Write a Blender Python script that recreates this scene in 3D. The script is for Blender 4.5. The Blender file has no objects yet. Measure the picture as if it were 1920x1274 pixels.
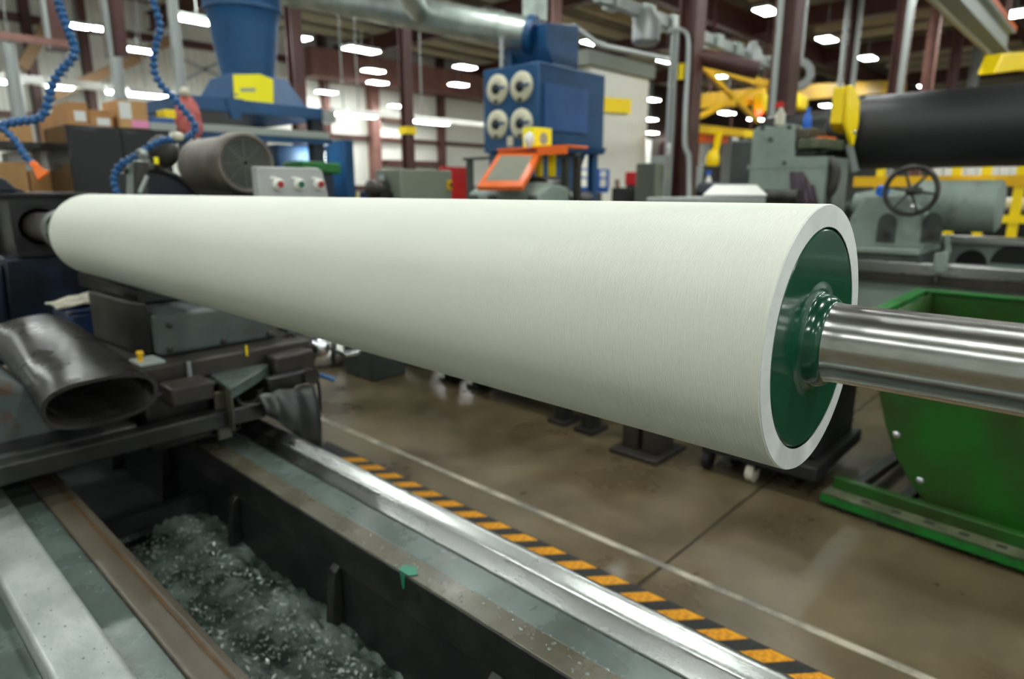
import bpy, bmesh, math, random
from mathutils import Vector, Matrix
random.seed(7)
R = math.radians
scn = bpy.context.scene
col = scn.collection

# ------------------------------------------------------------------ camera, world, exposure
F, VX, VY, CX, CY, H = 1225.5, -394.2, 356.4, 960.0, 637.0, 1.6      # pixels (1920 wide) and camera height
PITCH = math.atan2(CY - VY, F)
YAW = math.atan2(CX - VX, math.hypot(F, CY - VY))
FW = Vector((math.sin(YAW) * math.cos(PITCH), math.cos(YAW) * math.cos(PITCH), -math.sin(PITCH)))
RT = Vector((math.cos(YAW), -math.sin(YAW), 0.0))
UP = RT.cross(FW)
ORG = Vector((0, 0, H))
cam_data = bpy.data.cameras.new('camera')
cam = bpy.data.objects.new('camera', cam_data)
col.objects.link(cam)
cam.matrix_world = Matrix(((RT.x, UP.x, -FW.x, 0), (RT.y, UP.y, -FW.y, 0), (RT.z, UP.z, -FW.z, H), (0, 0, 0, 1)))
cam_data.sensor_width = 36.0
cam_data.lens = F / 1920.0 * 36.0
cam_data.clip_end = 200
cam_data.dof.use_dof = True
cam_data.dof.focus_distance = 1.02
cam_data.dof.aperture_fstop = 2.8
scn.camera = cam

world = bpy.data.worlds.new('world')
scn.world = world
world.use_nodes = True
wb = world.node_tree.nodes['Background']
wb.inputs[0].default_value = (0.93, 1.0, 0.95, 1)
wb.inputs[1].default_value = 0.42
scn.view_settings.view_transform = 'Standard'
scn.view_settings.look = 'None'
scn.view_settings.gamma = 1.0
scn.view_settings.use_curve_mapping = False
scn.view_settings.exposure = 0.8
LAMP = 46.0            # radiance of the high-bay lamp lenses
STRIP = 26.0           # radiance of the tube strip lights


def P(px, py, x=None, y=None, z=None, d=None):
    """point seen at a photo pixel on a plane x=, y=, z= or at depth d="""
    v = FW * F + RT * (px - CX) - UP * (py - CY)
    if d is not None:
        return ORG + v * (d / F)
    a, val = (0, x) if x is not None else (1, y) if y is not None else (2, z)
    return ORG + v * ((val - ORG[a]) / v[a])


# ------------------------------------------------------------------ materials
def lin(c):
    return tuple((v / 255 / 12.92) if v / 255 <= 0.04045 else ((v / 255 + 0.055) / 1.055) ** 2.4 for v in c)


def mat(name, c, rough=0.5, metal=0.0, c2=None, scale=6.0, lo=0.42, hi=0.62, stretch=(1, 1, 1), r2=None,
        bump=0.0, bscale=None, coat=0.0, emit=None, spec=None, c3=None, s3=None, lo3=.6, hi3=.68):
    m = bpy.data.materials.new(name)
    m.use_nodes = True
    nt = m.node_tree
    b = nt.nodes['Principled BSDF']
    b.inputs['Base Color'].default_value = (*lin(c), 1)
    b.inputs['Roughness'].default_value = rough
    b.inputs['Metallic'].default_value = metal
    b.inputs['Coat Weight'].default_value = coat
    if spec is not None:
        b.inputs['Specular IOR Level'].default_value = spec
    if emit:
        b.inputs['Emission Color'].default_value = (*lin(emit[0]), 1)
        b.inputs['Emission Strength'].default_value = emit[1]
    if c2 or bump:
        tc = nt.nodes.new('ShaderNodeTexCoord')
        mp = nt.nodes.new('ShaderNodeMapping')
        mp.inputs['Scale'].default_value = stretch
        nt.links.new(tc.outputs['Object'], mp.inputs[0])

        def noise(s, det=6):
            n = nt.nodes.new('ShaderNodeTexNoise')
            n.inputs['Scale'].default_value = s
            n.inputs['Detail'].default_value = det
            n.inputs['Roughness'].default_value = 0.6
            nt.links.new(mp.outputs[0], n.inputs['Vector'])
            return n
        if c2:
            n = noise(scale)
            mr = nt.nodes.new('ShaderNodeMapRange')
            mr.inputs[1].default_value, mr.inputs[2].default_value = lo, hi
            nt.links.new(n.outputs[0], mr.inputs[0])
            mx = nt.nodes.new('ShaderNodeMixRGB')
            mx.inputs[1].default_value, mx.inputs[2].default_value = (*lin(c), 1), (*lin(c2), 1)
            nt.links.new(mr.outputs[0], mx.inputs[0])
            outc = mx.outputs[0]
            if c3:
                n3 = noise(s3 or scale * 4)
                m3 = nt.nodes.new('ShaderNodeMapRange')
                m3.inputs[1].default_value, m3.inputs[2].default_value = lo3, hi3
                nt.links.new(n3.outputs[0], m3.inputs[0])
                x3 = nt.nodes.new('ShaderNodeMixRGB')
                x3.inputs[2].default_value = (*lin(c3), 1)
                nt.links.new(outc, x3.inputs[1])
                nt.links.new(m3.outputs[0], x3.inputs[0])
                outc = x3.outputs[0]
            nt.links.new(outc, b.inputs['Base Color'])
            if r2 is not None:
                rr = nt.nodes.new('ShaderNodeMapRange')
                rr.inputs[1].default_value, rr.inputs[2].default_value = lo, hi
                rr.inputs[3].default_value, rr.inputs[4].default_value = rough, r2
                nt.links.new(n.outputs[0], rr.inputs[0])
                nt.links.new(rr.outputs[0], b.inputs['Roughness'])
        if bump:
            nb = noise(bscale or scale * 5)
            bp = nt.nodes.new('ShaderNodeBump')
            bp.inputs['Strength'].default_value = min(1.0, bump)
            bp.inputs['Distance'].default_value = 0.01
            nt.links.new(nb.outputs[0], bp.inputs['Height'])
            nt.links.new(bp.outputs[0], b.inputs['Normal'])
    return m


def wave_bump(m, scale, axis, strength, dist=0.002):
    nt = m.node_tree
    b = nt.nodes['Principled BSDF']
    tc = nt.nodes.new('ShaderNodeTexCoord')
    w = nt.nodes.new('ShaderNodeTexWave')
    w.bands_direction = axis
    w.inputs['Scale'].default_value = scale
    nt.links.new(tc.outputs['Object'], w.inputs['Vector'])
    bp = nt.nodes.new('ShaderNodeBump')
    bp.inputs['Strength'].default_value = strength
    bp.inputs['Distance'].default_value = dist
    nt.links.new(w.outputs[1], bp.inputs['Height'])
    if b.inputs['Normal'].links:
        nt.links.new(b.inputs['Normal'].links[0].from_socket, bp.inputs['Normal'])
    nt.links.new(bp.outputs[0], b.inputs['Normal'])
    return m


M = {}
M['cover'] = wave_bump(mat('white_rubber', (228, 231, 218), 0.5, c2=(223, 227, 212), scale=3, stretch=(1, .4, 1)), 100, 'Y', 0.65, 0.0012)
M['cover_face'] = mat('white_rubber_cut', (222, 226, 222), 0.5, c2=(205, 210, 206), scale=9)
M['green_gloss'] = mat('dark_green_gloss_paint', (16, 72, 52), 0.17, c2=(12, 62, 45), scale=14, coat=0.15)
M['steel_shaft'] = mat('ground_steel', (200, 200, 196), 0.26, 1.0, c2=(186, 186, 182), scale=40, stretch=(2, .5, 2))
_nt = M['steel_shaft'].node_tree
_tg = _nt.nodes.new('ShaderNodeTangent')
_tg.direction_type, _tg.axis = 'RADIAL', 'Y'
_pb = _nt.nodes['Principled BSDF']
_pb.inputs['Anisotropic'].default_value = 0.85
_pb.inputs['Anisotropic Rotation'].default_value = 0.25
_nt.links.new(_tg.outputs[0], _pb.inputs['Tangent'])
M['steel'] = mat('machined_steel', (170, 172, 168), 0.3, 1.0, c2=(110, 112, 108), scale=8, r2=0.5)
M['chrome'] = mat('chrome', (215, 218, 222), 0.12, 1.0)
M['way_steel'] = mat('wet_way_steel', (192, 196, 192), 0.25, 1.0, c2=(172, 176, 172), scale=3, stretch=(3, .5, 3), r2=0.33, bump=.03, bscale=140)
M['way_light'] = mat('wet_light_way', (176, 184, 180), 0.3, 0.35, c2=(148, 156, 152), scale=7, stretch=(1, .5, 1), bump=.18, bscale=70, r2=.45)
M['green_film'] = mat('wet_green_grey_paint', (80, 92, 87), 0.22, 0.1, c2=(92, 106, 100), scale=4, c3=(74, 84, 76), s3=6, lo3=.46, hi3=.66, bump=.05, bscale=60, r2=.34)
M['brown_film'] = mat('wet_olive_ledge', (84, 81, 66), 0.24, 0.1, c2=(92, 90, 76), scale=4, c3=(74, 71, 55), s3=5, lo3=.46, hi3=.6, bump=.05, bscale=55, r2=.34)
M['rust_strip'] = mat('rusty_angle_iron', (92, 84, 71), 0.33, 0.1, c2=(82, 74, 61), scale=5, stretch=(2, .6, 2), bump=.1, bscale=70)
M['rust'] = mat('wet_rust', (96, 70, 34), 0.35, 0.0, c2=(80, 62, 38), scale=18, bump=.2)
M['black_cast'] = mat('oily_black_casting', (30, 30, 30), 0.34, 0.1, c2=(46, 46, 44), scale=7, c3=(20, 20, 20), s3=22, bump=.15, bscale=50)
M['pit'] = mat('pit_steel', (20, 24, 23), 0.45, 0.0, c2=(32, 38, 36), scale=5, bump=.2)
M['sludge'] = mat('green_sludge', (44, 58, 51), 0.22, 0.0, c2=(104, 118, 108), scale=8, lo=.42, hi=.64, c3=(166, 174, 168), s3=40, lo3=.6, hi3=.69, bump=.9, bscale=28, r2=.45)
M['flake'] = mat('wet_rubber_flake', (166, 174, 168), 0.25, 0.0, c2=(108, 128, 120), scale=40)
M['green_scum'] = mat('dried_green_scum', (40, 120, 96), 0.4)
M['grey_paint'] = mat('worn_grey_blue_paint', (72, 82, 82), 0.42, 0.0, c2=(86, 96, 94), scale=5, c3=(84, 68, 56), s3=9, lo3=.56, hi3=.66, bump=.1)
M['rubber_black'] = mat('wet_black_rubber', (36, 34, 34), 0.27, 0.0, c2=(46, 43, 43), scale=7, bump=.08, bscale=22, r2=.4, spec=.5)
M['rubber_dull'] = mat('black_rubber_skirt', (32, 34, 33), 0.36, 0.0, c2=(42, 46, 44), scale=7, stretch=(3, 3, .8), bump=.12, bscale=20)
M['dark_blue'] = mat('dark_blue_machine_paint', (20, 34, 52), 0.4, 0.0, c2=(12, 18, 26), scale=4, bump=.08)
M['blue_chip'] = mat('chipped_blue_paint', (24, 48, 84), 0.4, 0.0, c2=(110, 88, 70), scale=16, lo=.6, hi=.66)
M['hose_blue'] = mat('blue_plastic_hose', (34, 88, 140), 0.38)
M['orange_plastic'] = mat('orange_plastic', (238, 112, 20), 0.35)
M['motor'] = mat('grimy_motor_paint', (96, 92, 84), 0.5, 0.1, c2=(114, 106, 94), scale=6, c3=(136, 112, 84), s3=9, lo3=.64, hi3=.72)
M['grille'] = mat('dusty_grille_wire', (92, 95, 86), 0.5)
M['panel_grey'] = mat('light_grey_panel', (172, 176, 172), 0.35, 0.0, c2=(158, 162, 158), scale=4)
M['red_btn'] = mat('red_button', (150, 28, 30), 0.35)
M['green_btn'] = mat('green_button', (16, 92, 62), 0.35)
M['white_plastic'] = mat('white_plastic', (232, 232, 224), 0.4)
M['black_gloss'] = mat('black_cabinet_paint', (11, 12, 14), 0.2)
M['black_matte'] = mat('matte_black', (22, 22, 22), 0.6)
M['cardboard'] = mat('cardboard', (196, 154, 104), 0.8, c2=(186, 144, 94), scale=6)
M['cardboard2'] = mat('dark_cardboard', (180, 134, 86), 0.8, c2=(170, 124, 76), scale=6)
M['paper'] = mat('paper_label', (226, 230, 226), 0.7)
M['pink'] = mat('pink_label', (232, 150, 190), 0.7)
M['blue_mach'] = mat('blue_machine_paint', (14, 74, 118), 0.48, c2=(14, 66, 108), scale=4)
M['blue_lite'] = mat('blue_panel_paint', (44, 88, 146), 0.5, c2=(48, 94, 152), scale=3)
M['blue_bright'] = mat('bright_blue_paint', (30, 100, 200), 0.4)
M['yellow'] = mat('yellow_paint', (255, 222, 0), 0.45)
M['yellow_box'] = mat('yellow_carton', (248, 236, 0), 0.55)
M['crane_yellow'] = mat('crane_yellow_paint', (236, 186, 10), 0.45, c2=(224, 172, 8), scale=2)
M['cream'] = mat('cream_lid', (210, 206, 178), 0.5)
M['mark'] = mat('grey_print', (150, 158, 140), 0.6)
M['red_rag'] = mat('red_cloth', (196, 112, 104), 0.9, c2=(170, 82, 78), scale=16, bump=.4, bscale=30)
M['white_cloth'] = mat('white_cloth', (214, 210, 190), 0.9, c2=(180, 176, 158), scale=20, bump=.4)
M['duct'] = mat('galvanised_duct', (176, 186, 178), 0.36, 0.75, c2=(150, 160, 152), scale=3, r2=.48)
M['galv'] = mat('galvanised_conduit', (158, 164, 162), 0.45, 0.4)
M['brown_steel'] = mat('red_oxide_steel', (88, 52, 46), 0.5, c2=(72, 42, 38), scale=2)
M['brown_lite'] = mat('faded_oxide_steel', (138, 98, 88), 0.55, c2=(122, 84, 76), scale=2)
M['tan_brace'] = mat('tan_brace_steel', (142, 112, 78), 0.6)
M['purlin'] = mat('grey_purlin', (206, 200, 176), 0.6)
M['deck'] = wave_bump(mat('roof_deck', (140, 136, 124), 0.7, c2=(96, 88, 80), scale=.6), 1.2, 'X', 1.0, .06)
M['wall_white'] = wave_bump(mat('white_ribbed_sheet', (236, 238, 228), 0.5), 1.6, 'X', 1.0, .03)
M['wall_grey'] = wave_bump(mat('pale_ribbed_sheet', (196, 200, 192), 0.5), 1.6, 'Y', 1.0, .03)
M['wall_dark'] = mat('dark_wall', (62, 46, 40), 0.7, c2=(84, 64, 54), scale=.5)
M['concrete'] = mat('oily_concrete', (88, 76, 54), 0.26, c2=(110, 98, 71), scale=1.3, lo=.4, hi=.62, c3=(60, 49, 32), s3=1.9, lo3=.42, hi3=.8, r2=.46, bump=.05, bscale=40, spec=.6)
M['joint_pale'] = mat('pale_joint_filler', (172, 164, 144), 0.6, c2=(112, 108, 98), scale=5)
M['joint_dark'] = mat('dark_joint', (64, 58, 48), 0.7)
M['puddle'] = mat('pale_spill', (168, 166, 152), 0.16, c2=(146, 144, 130), scale=5)
M['tape_black'] = mat('black_grit_tape', (26, 27, 26), 0.5, c2=(44, 46, 44), scale=60, bump=.8, bscale=120)
M['tape_yellow'] = mat('yellow_grit_tape', (240, 170, 18), 0.45, c2=(206, 130, 8), scale=60, bump=.8, bscale=120)
M['green_bin'] = mat('green_bin_paint', (16, 88, 20), 0.4, c2=(40, 52, 14), scale=2.0, lo=.34, hi=.62, c3=(16, 120, 28), s3=2.2, lo3=.56, hi3=.74, bump=.06)
M['green_edge'] = mat('bright_green_paint', (20, 116, 40), 0.4, c2=(34, 90, 38), scale=9)
M['bin_dirt'] = mat('dirty_green_channel', (92, 96, 72), 0.6, c2=(64, 74, 48), scale=8)
M['teal'] = mat('grey_green_machine_paint', (136, 150, 140), 0.45, c2=(124, 138, 128), scale=3, c3=(106, 118, 110), s3=7, lo3=.6, hi3=.72)
M['teal_dark'] = mat('dark_machine_paint', (66, 73, 69), 0.5, c2=(54, 60, 56), scale=5)
M['grey_box'] = mat('grey_green_enclosure', (112, 120, 106), 0.45)
M['cab_grey'] = mat('grey_enclosure', (150, 158, 152), 0.45)
M['black_roll'] = mat('black_rubber_roll', (30, 31, 33), 0.5, spec=.5)
M['iron'] = mat('dark_cast_iron', (52, 50, 48), 0.4, 0.4, c2=(70, 68, 64), scale=10)
M['rust_plate'] = mat('oily_brown_steel', (58, 53, 46), 0.42, 0.1, c2=(44, 41, 37), scale=7, c3=(72, 70, 62), s3=14, lo3=.6, hi3=.7, bump=.12)
M['orange_frame'] = mat('orange_painted_frame', (232, 104, 26), 0.35)
M['pane'] = mat('guard_pane_painted_reflection', (150, 152, 138), 0.08, 0.0, coat=.5)  # pale base colour stands in for the bright reflection in the window
M['red'] = mat('red_paint', (206, 20, 18), 0.4)
M['purple_cloth'] = mat('dark_purple_bellows', (66, 54, 62), 0.45, c2=(98, 84, 94), scale=5, stretch=(6, 6, .6))
M['glow'] = mat('lamp_lens', (255, 255, 255), 0.5, emit=((250, 255, 252), LAMP))
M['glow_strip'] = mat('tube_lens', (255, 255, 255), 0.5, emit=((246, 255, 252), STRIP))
M['glow_red'] = mat('red_indicator', (255, 60, 40), 0.5, emit=((255, 60, 40), 6))


# ------------------------------------------------------------------ mesh builder
class MB:
    def __init__(s):
        s.v, s.f = [], []

    def add(s, vs, fs):
        o = len(s.v)
        s.v += [tuple(v) for v in vs]
        s.f += [tuple(i + o for i in f) for f in fs]
        return s

    def box(s, x0, x1, y0, y1, z0, z1):
        x0, x1 = sorted((x0, x1)); y0, y1 = sorted((y0, y1)); z0, z1 = sorted((z0, z1))
        return s.add([(x0, y0, z0), (x1, y0, z0), (x1, y1, z0), (x0, y1, z0), (x0, y0, z1), (x1, y0, z1), (x1, y1, z1), (x0, y1, z1)],
                     [(0, 3, 2, 1), (4, 5, 6, 7), (0, 1, 5, 4), (1, 2, 6, 5), (2, 3, 7, 6), (3, 0, 4, 7)])

    def beam(s, a, b, w, h, up=(0, 0, 1)):
        a, b = Vector(a), Vector(b)
        d = (b - a).normalized()
        u = Vector(up)
        sd = d.cross(u)
        if sd.length < 1e-4:
            sd = d.cross(Vector((1, 0, 0)))
        sd.normalize()
        u = sd.cross(d)
        sd, u = sd * w / 2, u * h / 2
        vs = [p + i * sd + j * u for p in (a, b) for i, j in ((-1, -1), (1, -1), (1, 1), (-1, 1))]
        return s.add(vs, [(0, 1, 2, 3), (7, 6, 5, 4), (0, 4, 5, 1), (1, 5, 6, 2), (2, 6, 7, 3), (3, 7, 4, 0)])

    def ibeam(s, a, b, w, h, t=0.03, up=(0, 0, 1)):
        a, b = Vector(a), Vector(b)
        d = (b - a).normalized()
        u = Vector(up)
        sd = d.cross(u).normalized()
        u = sd.cross(d)
        o = u * (h / 2 - t / 2)
        s.beam(a + o, b + o, w, t, up)
        s.beam(a - o, b - o, w, t, up)
        return s.beam(a, b, t, h - 2 * t, up)

    def lathe(s, o, d, prof, n=32, cap=True):
        """prof: (t along d, radius) ; closed ends when cap"""
        o, d = Vector(o), Vector(d).normalized()
        a = d.cross(Vector((0, 0, 1)))
        if a.length < 1e-3:
            a = d.cross(Vector((1, 0, 0)))
        a.normalize()
        b = d.cross(a)
        base = len(s.v)
        for t, r in prof:
            for i in range(n):
                w = 2 * math.pi * i / n
                s.v.append(tuple(o + d * t + a * (r * math.cos(w)) + b * (r * math.sin(w))))
        for k in range(len(prof) - 1):
            for i in range(n):
                j = (i + 1) % n
                s.f.append((base + k * n + i, base + k * n + j, base + (k + 1) * n + j, base + (k + 1) * n + i))
        if cap:
            s.f.append(tuple(base + i for i in reversed(range(n))))
            k = len(prof) - 1
            s.f.append(tuple(base + k * n + i for i in range(n)))
        return s

    def cyl(s, a, b, r, r2=None, n=20):
        a, b = Vector(a), Vector(b)
        return s.lathe(a, b - a, [(0, r), ((b - a).length, r if r2 is None else r2)], n)

    def tube(s, pts, r, n=10, closed=False):
        pts = [Vector(p) for p in pts]
        m = len(pts)
        base = len(s.v)
        pa = None
        for i, p in enumerate(pts):
            if closed:
                t = pts[(i + 1) % m] - pts[i - 1]
            else:
                t = pts[min(i + 1, m - 1)] - pts[max(i - 1, 0)]
            t.normalize()
            if pa is None:
                a = t.cross(Vector((0, 0, 1)))
                if a.length < 1e-3:
                    a = t.cross(Vector((1, 0, 0)))
            else:
                a = pa - t * pa.dot(t)
            a.normalize()
            pa = a
            b = t.cross(a)
            rr = r[i] if isinstance(r, (list, tuple)) else r
            for k in range(n):
                w = 2 * math.pi * k / n
                s.v.append(tuple(p + a * rr * math.cos(w) + b * rr * math.sin(w)))
        for i in range(m if closed else m - 1):
            for k in range(n):
                j = (k + 1) % n
                i2 = (i + 1) % m
                s.f.append((base + i * n + k, base + i * n + j, base + i2 * n + j, base + i2 * n + k))
        if not closed:
            s.f.append(tuple(base + k for k in reversed(range(n))))
            s.f.append(tuple(base + (m - 1) * n + k for k in range(n)))
        return s

    def prism(s, poly, e):
        """poly: 3D points of one face; e: extrusion vector"""
        e = Vector(e)
        n = len(poly)
        vs = [Vector(p) for p in poly]
        return s.add(vs + [v + e for v in vs], [tuple(reversed(range(n))), tuple(range(n, 2 * n))] +
                     [(i, (i + 1) % n, n + (i + 1) % n, n + i) for i in range(n)])

    def ring(s, c, d, ro, ri, h, n=36):
        c, d = Vector(c), Vector(d).normalized()
        b = len(s.v)
        s.lathe(c, d, [(0, ri), (0, ro), (h, ro), (h, ri)], n, cap=False)
        for i in range(n):
            j = (i + 1) % n
            s.f.append((b + 3 * n + i, b + 3 * n + j, b + j, b + i))
        return s

    def ball(s, c, r, n=16, sz=1.0):
        prof = [(-r * sz * math.cos(math.pi * k / 10), max(1e-4, r * math.sin(math.pi * k / 10))) for k in range(11)]
        return s.lathe(c, (0, 0, 1), prof, n)

    def build(s, name, m, parent=None, bevel=0.0, smooth=40, seg=2):
        me = bpy.data.meshes.new(name)
        off = Vector((0, 0, 0))
        p = parent
        while p is not None:
            off = off + p.location
            p = p.parent
        me.from_pydata([tuple(Vector(v) - off) for v in s.v], [], s.f)
        bm = bmesh.new()
        bm.from_mesh(me)
        bmesh.ops.recalc_face_normals(bm, faces=bm.faces)
        bm.to_mesh(me)
        bm.free()
        me.materials.append(M[m] if isinstance(m, str) else m)
        for q in me.polygons:
            q.use_smooth = True
        me.set_sharp_from_angle(angle=R(smooth))
        o = bpy.data.objects.new(name, me)
        col.objects.link(o)
        if parent is not None:
            o.parent = parent
        if bevel:
            bv = o.modifiers.new('bevel', 'BEVEL')
            bv.width, bv.segments, bv.limit_method, bv.angle_limit = bevel, seg, 'ANGLE', R(40)
            bv.harden_normals = False
        return o


def tag(o, label, cat, group=None):
    o['label'] = label
    o['category'] = cat
    if group:
        o['group'] = group
    return o


def struct(o, kind='structure'):
    o['kind'] = kind
    return o


def thing(name, label, cat, loc=(0, 0, 0), group=None):
    o = bpy.data.objects.new(name, None)
    col.objects.link(o)
    o.location = Vector(loc)
    o.empty_display_size = 0.1
    return tag(o, label, cat, group)


def dup(o, loc, label=None, parent=None):
    c = o.copy()
    col.objects.link(c)
    if parent is None:
        c.location = Vector(loc)
        if label:
            c['label'] = label
    else:
        c.parent = parent
    for ch in list(o.children):
        dup(ch, None, None, c)
    return c


def bez(pts, n=12):
    """smooth path through points (Catmull-Rom)"""
    pts = [Vector(p) for p in pts]
    out = []
    for i in range(len(pts) - 1):
        p0, p1, p2, p3 = pts[max(i - 1, 0)], pts[i], pts[i + 1], pts[min(i + 2, len(pts) - 1)]
        for k in range(n):
            t = k / n
            out.append(0.5 * ((2 * p1) + (p2 - p0) * t + (2 * p0 - 5 * p1 + 4 * p2 - p3) * t * t + (3 * p1 - p0 - 3 * p2 + p3) * t ** 3))
    out.append(pts[-1])
    return out


def resample(path, step):
    out, acc = [path[0]], 0.0
    for a, b in zip(path, path[1:]):
        L = (b - a).length
        while acc + L >= step:
            t = (step - acc) / L
            a = a + (b - a) * t
            L = (b - a).length
            out.append(a.copy())
            acc = 0.0
        acc += L
    return out


# ================================================================== THE HALL
ZC = 7.4
# floor: a sub-base with cast slabs, recessed joints
floor = struct(MB().box(-9, 64, -13, 25, -0.2, -0.012).build('floor', 'joint_dark'))
xs = [-9, -3.6, 2.33, 8.3, 14.3, 20.3, 26.3, 64]
ys = [-13, -4.8, 1.26, 7.3, 13.3, 25]
for i in range(len(xs) - 1):
    for j in range(len(ys) - 1):
        g = 0.012
        MB().box(xs[i] + (g if i != 2 else .02), xs[i + 1] - (g if i != 1 else .02), ys[j] + .008, ys[j + 1] - .008, -0.15, 0).build('floor_slab', 'concrete', floor, bevel=.004)
MB().box(2.312, 2.348, -13, 25, -0.1, -0.001).build('joint_filler', 'joint_pale', floor)
# roof: deck, purlins and rafters
ceil = struct(MB().box(-9, 64, -13, 25, ZC, ZC + .15).build('ceiling', 'deck'))
for k in range(32):
    x = -6 + k * 1.9
    MB().box(x - .045, x + .045, -13, 9.4, ZC - .26, ZC - .02).build('purlin', 'purlin', ceil)
for k in range(10):
    y = 10.6 + k * 1.5
    MB().box(-9, 40, y - .05, y + .05, ZC - .26, ZC - .02).build('purlin', 'purlin', ceil)
for y in (3.37, 10.0):
    MB().ibeam((-9, y, ZC - .62), (64, y, ZC - .62), .28, .7, .05).build('rafter', 'brown_steel', ceil)
for x in (8.77, 15.6, 22.4, 29.2, 38, 48):
    MB().ibeam((x, -13, ZC - .55), (x, 25, ZC - .55), .26, .55, .05).build('rafter', 'brown_steel', ceil)

# far walls
wb_ = struct(MB().box(-9, 64, 24, 24.2, 0, ZC).build('wall_back', 'wall_white'))
wr_ = struct(MB().box(63, 63.2, -13, 25, 0, ZC).build('wall_right', 'wall_grey'))
wl_ = struct(MB().box(-9.2, -9, -13, 25, 0, ZC).build('wall_left', 'wall_grey'))
# girts, doors frame and columns on the back wall
for z, w in ((3.72, .16), (1.75, .08), (6.35, .22)):
    MB().box(-9, 40, 23.8, 24, z - w / 2, z + w / 2).build('girt', 'brown_steel', wb_)
for px in (88, 188, 617, 705, 830):
    a = P(px, 300, y=23.75)
    MB().box(a.x - (.2 if px == 705 else .1), a.x + (.2 if px == 705 else .1), 23.6, 24, 0, ZC).build('wall_column', 'brown_lite' if px in (705,) else 'brown_steel', wb_)
a, b = P(722, 270, y=23.7), P(832, 270, y=23.7)
for z in (2.75, 4.6):
    MB().box(a.x, b.x, 23.62, 24, z - .12, z + .12).build('door_header', 'brown_steel', wb_)
for qa, qb in (((40, 128), (98, 30)), ((98, 180), (260, 108)), ((250, 108), (330, 70)), ((345, 150), (420, 112)), ((345, 112), (425, 150))):
    MB().beam(P(*qa, y=22.9), P(*qb, y=22.9), .1 if qa[0] > 300 else .28, .1 if qa[0] > 300 else .28).build('wall_brace', 'galv' if qa[0] > 300 else 'tan_brace', wb_)
# brown clerestory fascia under the roof at the back
MB().box(P(585, 120, y=22.6).x, 30, 22.6, 23.6, 5.7, 6.7).build('fascia', 'brown_lite', wb_)

# white partition block beside the dust collector
PA = P(1213, 250, y=10.6)
part = struct(MB().box(P(1104, 250, y=10.6).x, PA.x, 10.6, 12.2, 0, P(1170, 138, y=10.6).z).build('wall_partition', 'wall_white'))
MB().box(P(1104, 250, y=10.6).x - .3, PA.x + .05, 10.45, 12.2, P(1170, 138, y=10.6).z, P(1170, 112, y=10.6).z).build('partition_cap', 'grey_box', part)
# dark backing wall beyond the cranes
bk = struct(MB().box(30, 62, 20.5, 20.8, 3.2, ZC).build('wall_upper_back', 'wall_dark'))
# ================================================================== COLUMNS
def column(px, d, w, lab, m='brown_steel', top=ZC):
    a = P(px, 356, d=d)
    t = thing('steel_column', lab, 'column', (a.x, a.y, 0))
    MB().ibeam((a.x, a.y, 0.02), (a.x, a.y, top - .02), w, w, .03, up=(0, 1, 0)).build('shaft', m, t)
    MB().box(a.x - w * .55, a.x + w * .55, a.y - w * .55, a.y + w * .55, 0, .02).build('base_plate', m, t)
    return t, a


colA, A_ = column(1452, 8.6, .27, 'dark brown steel column rising behind the grey-green headstock')
colB, B_ = column(1280, 9.6, .27, 'brown steel column with a yellow tag and a bent grey conduit')
MB().box(B_.x - .15, B_.x - .13, B_.y + .0, B_.y + .13, P(1299, 156, d=9.5).z, P(1299, 128, d=9.5).z).build('column_tag', 'yellow', colB)
colC, C_ = column(1031, 15, .3, 'brown steel column whose top shows above the dust collector', 'brown_lite')
column(571, 15, .27, 'brown steel column just right of the blue cyclone')
colE, E_ = column(768, 14, .2, 'slim dark brown column in front of the white back wall')
MB().box(E_.x - .13, E_.x + .13, E_.y - .13, E_.y + .13, P(764, 254, d=14).z, P(764, 241, d=14).z).build('column_tag', 'yellow', colE)
column(1572, 17, .2, 'slim dark column behind the yellow guard plate')
column(1657, 14, .27, 'dark column above the left end of the black roll')
column(1712, 17, .24, 'brown column above the middle of the black roll', 'brown_lite')
column(1757, 21, .26, 'narrow column second from the right above the black roll')
column(1795, 25, .3, 'grey-blue slim column rightmost above the black roll', 'galv')

# hanging brown drop panels at the far left under the roof
for k, (x0, x1, yb, lab) in enumerate([(92, 128, 92, 'purple-brown hanging frame post above the left hose'), (206, 238, 106, 'brown hanging frame post between the two blue hoses')]):
    a, b = P(x0, yb, y=12.5), P(x1, yb, y=12.5)
    t = thing('hanging_post', lab, 'post', (a.x, 12.5, a.z))
    MB().box(a.x, b.x, 12.4, 12.7, a.z, ZC - .02).build('post', 'brown_steel', t)
    MB().box(a.x - .05, a.x - .003, 12.3, 12.45, a.z, ZC - .02).build('edge_angle', 'galv', t)
    if k == 0:
        e = P(0, 78, y=12.5)
        MB().box(e.x - 1.5, a.x + .3, 12.28, 12.4, a.z + .02, a.z + .12).build('cross_bar', 'brown_lite', t)
# white downpipes
for px, y0, y1, lab in ((14, 82, 230, 'white vertical pipe at the far left edge'), (216, 108, 185, 'white vertical pipe above the cardboard boxes'),
                        (322, 0, 190, 'pale grey pipe running up behind the right blue hose')):
    a = P(px, y0, y=11.9)
    b = P(px, y1, y=11.9)
    t = thing('downpipe', lab, 'pipe', (a.x, a.y, 0))
    MB().cyl((a.x, a.y, 0.0), (a.x, a.y, a.z if y0 else ZC - .3), .09).build('pipe', 'galv', t)
    MB().cyl((a.x, a.y, b.z), (a.x, a.y, b.z + .08), .105).build('coupling', 'galv', t)

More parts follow.
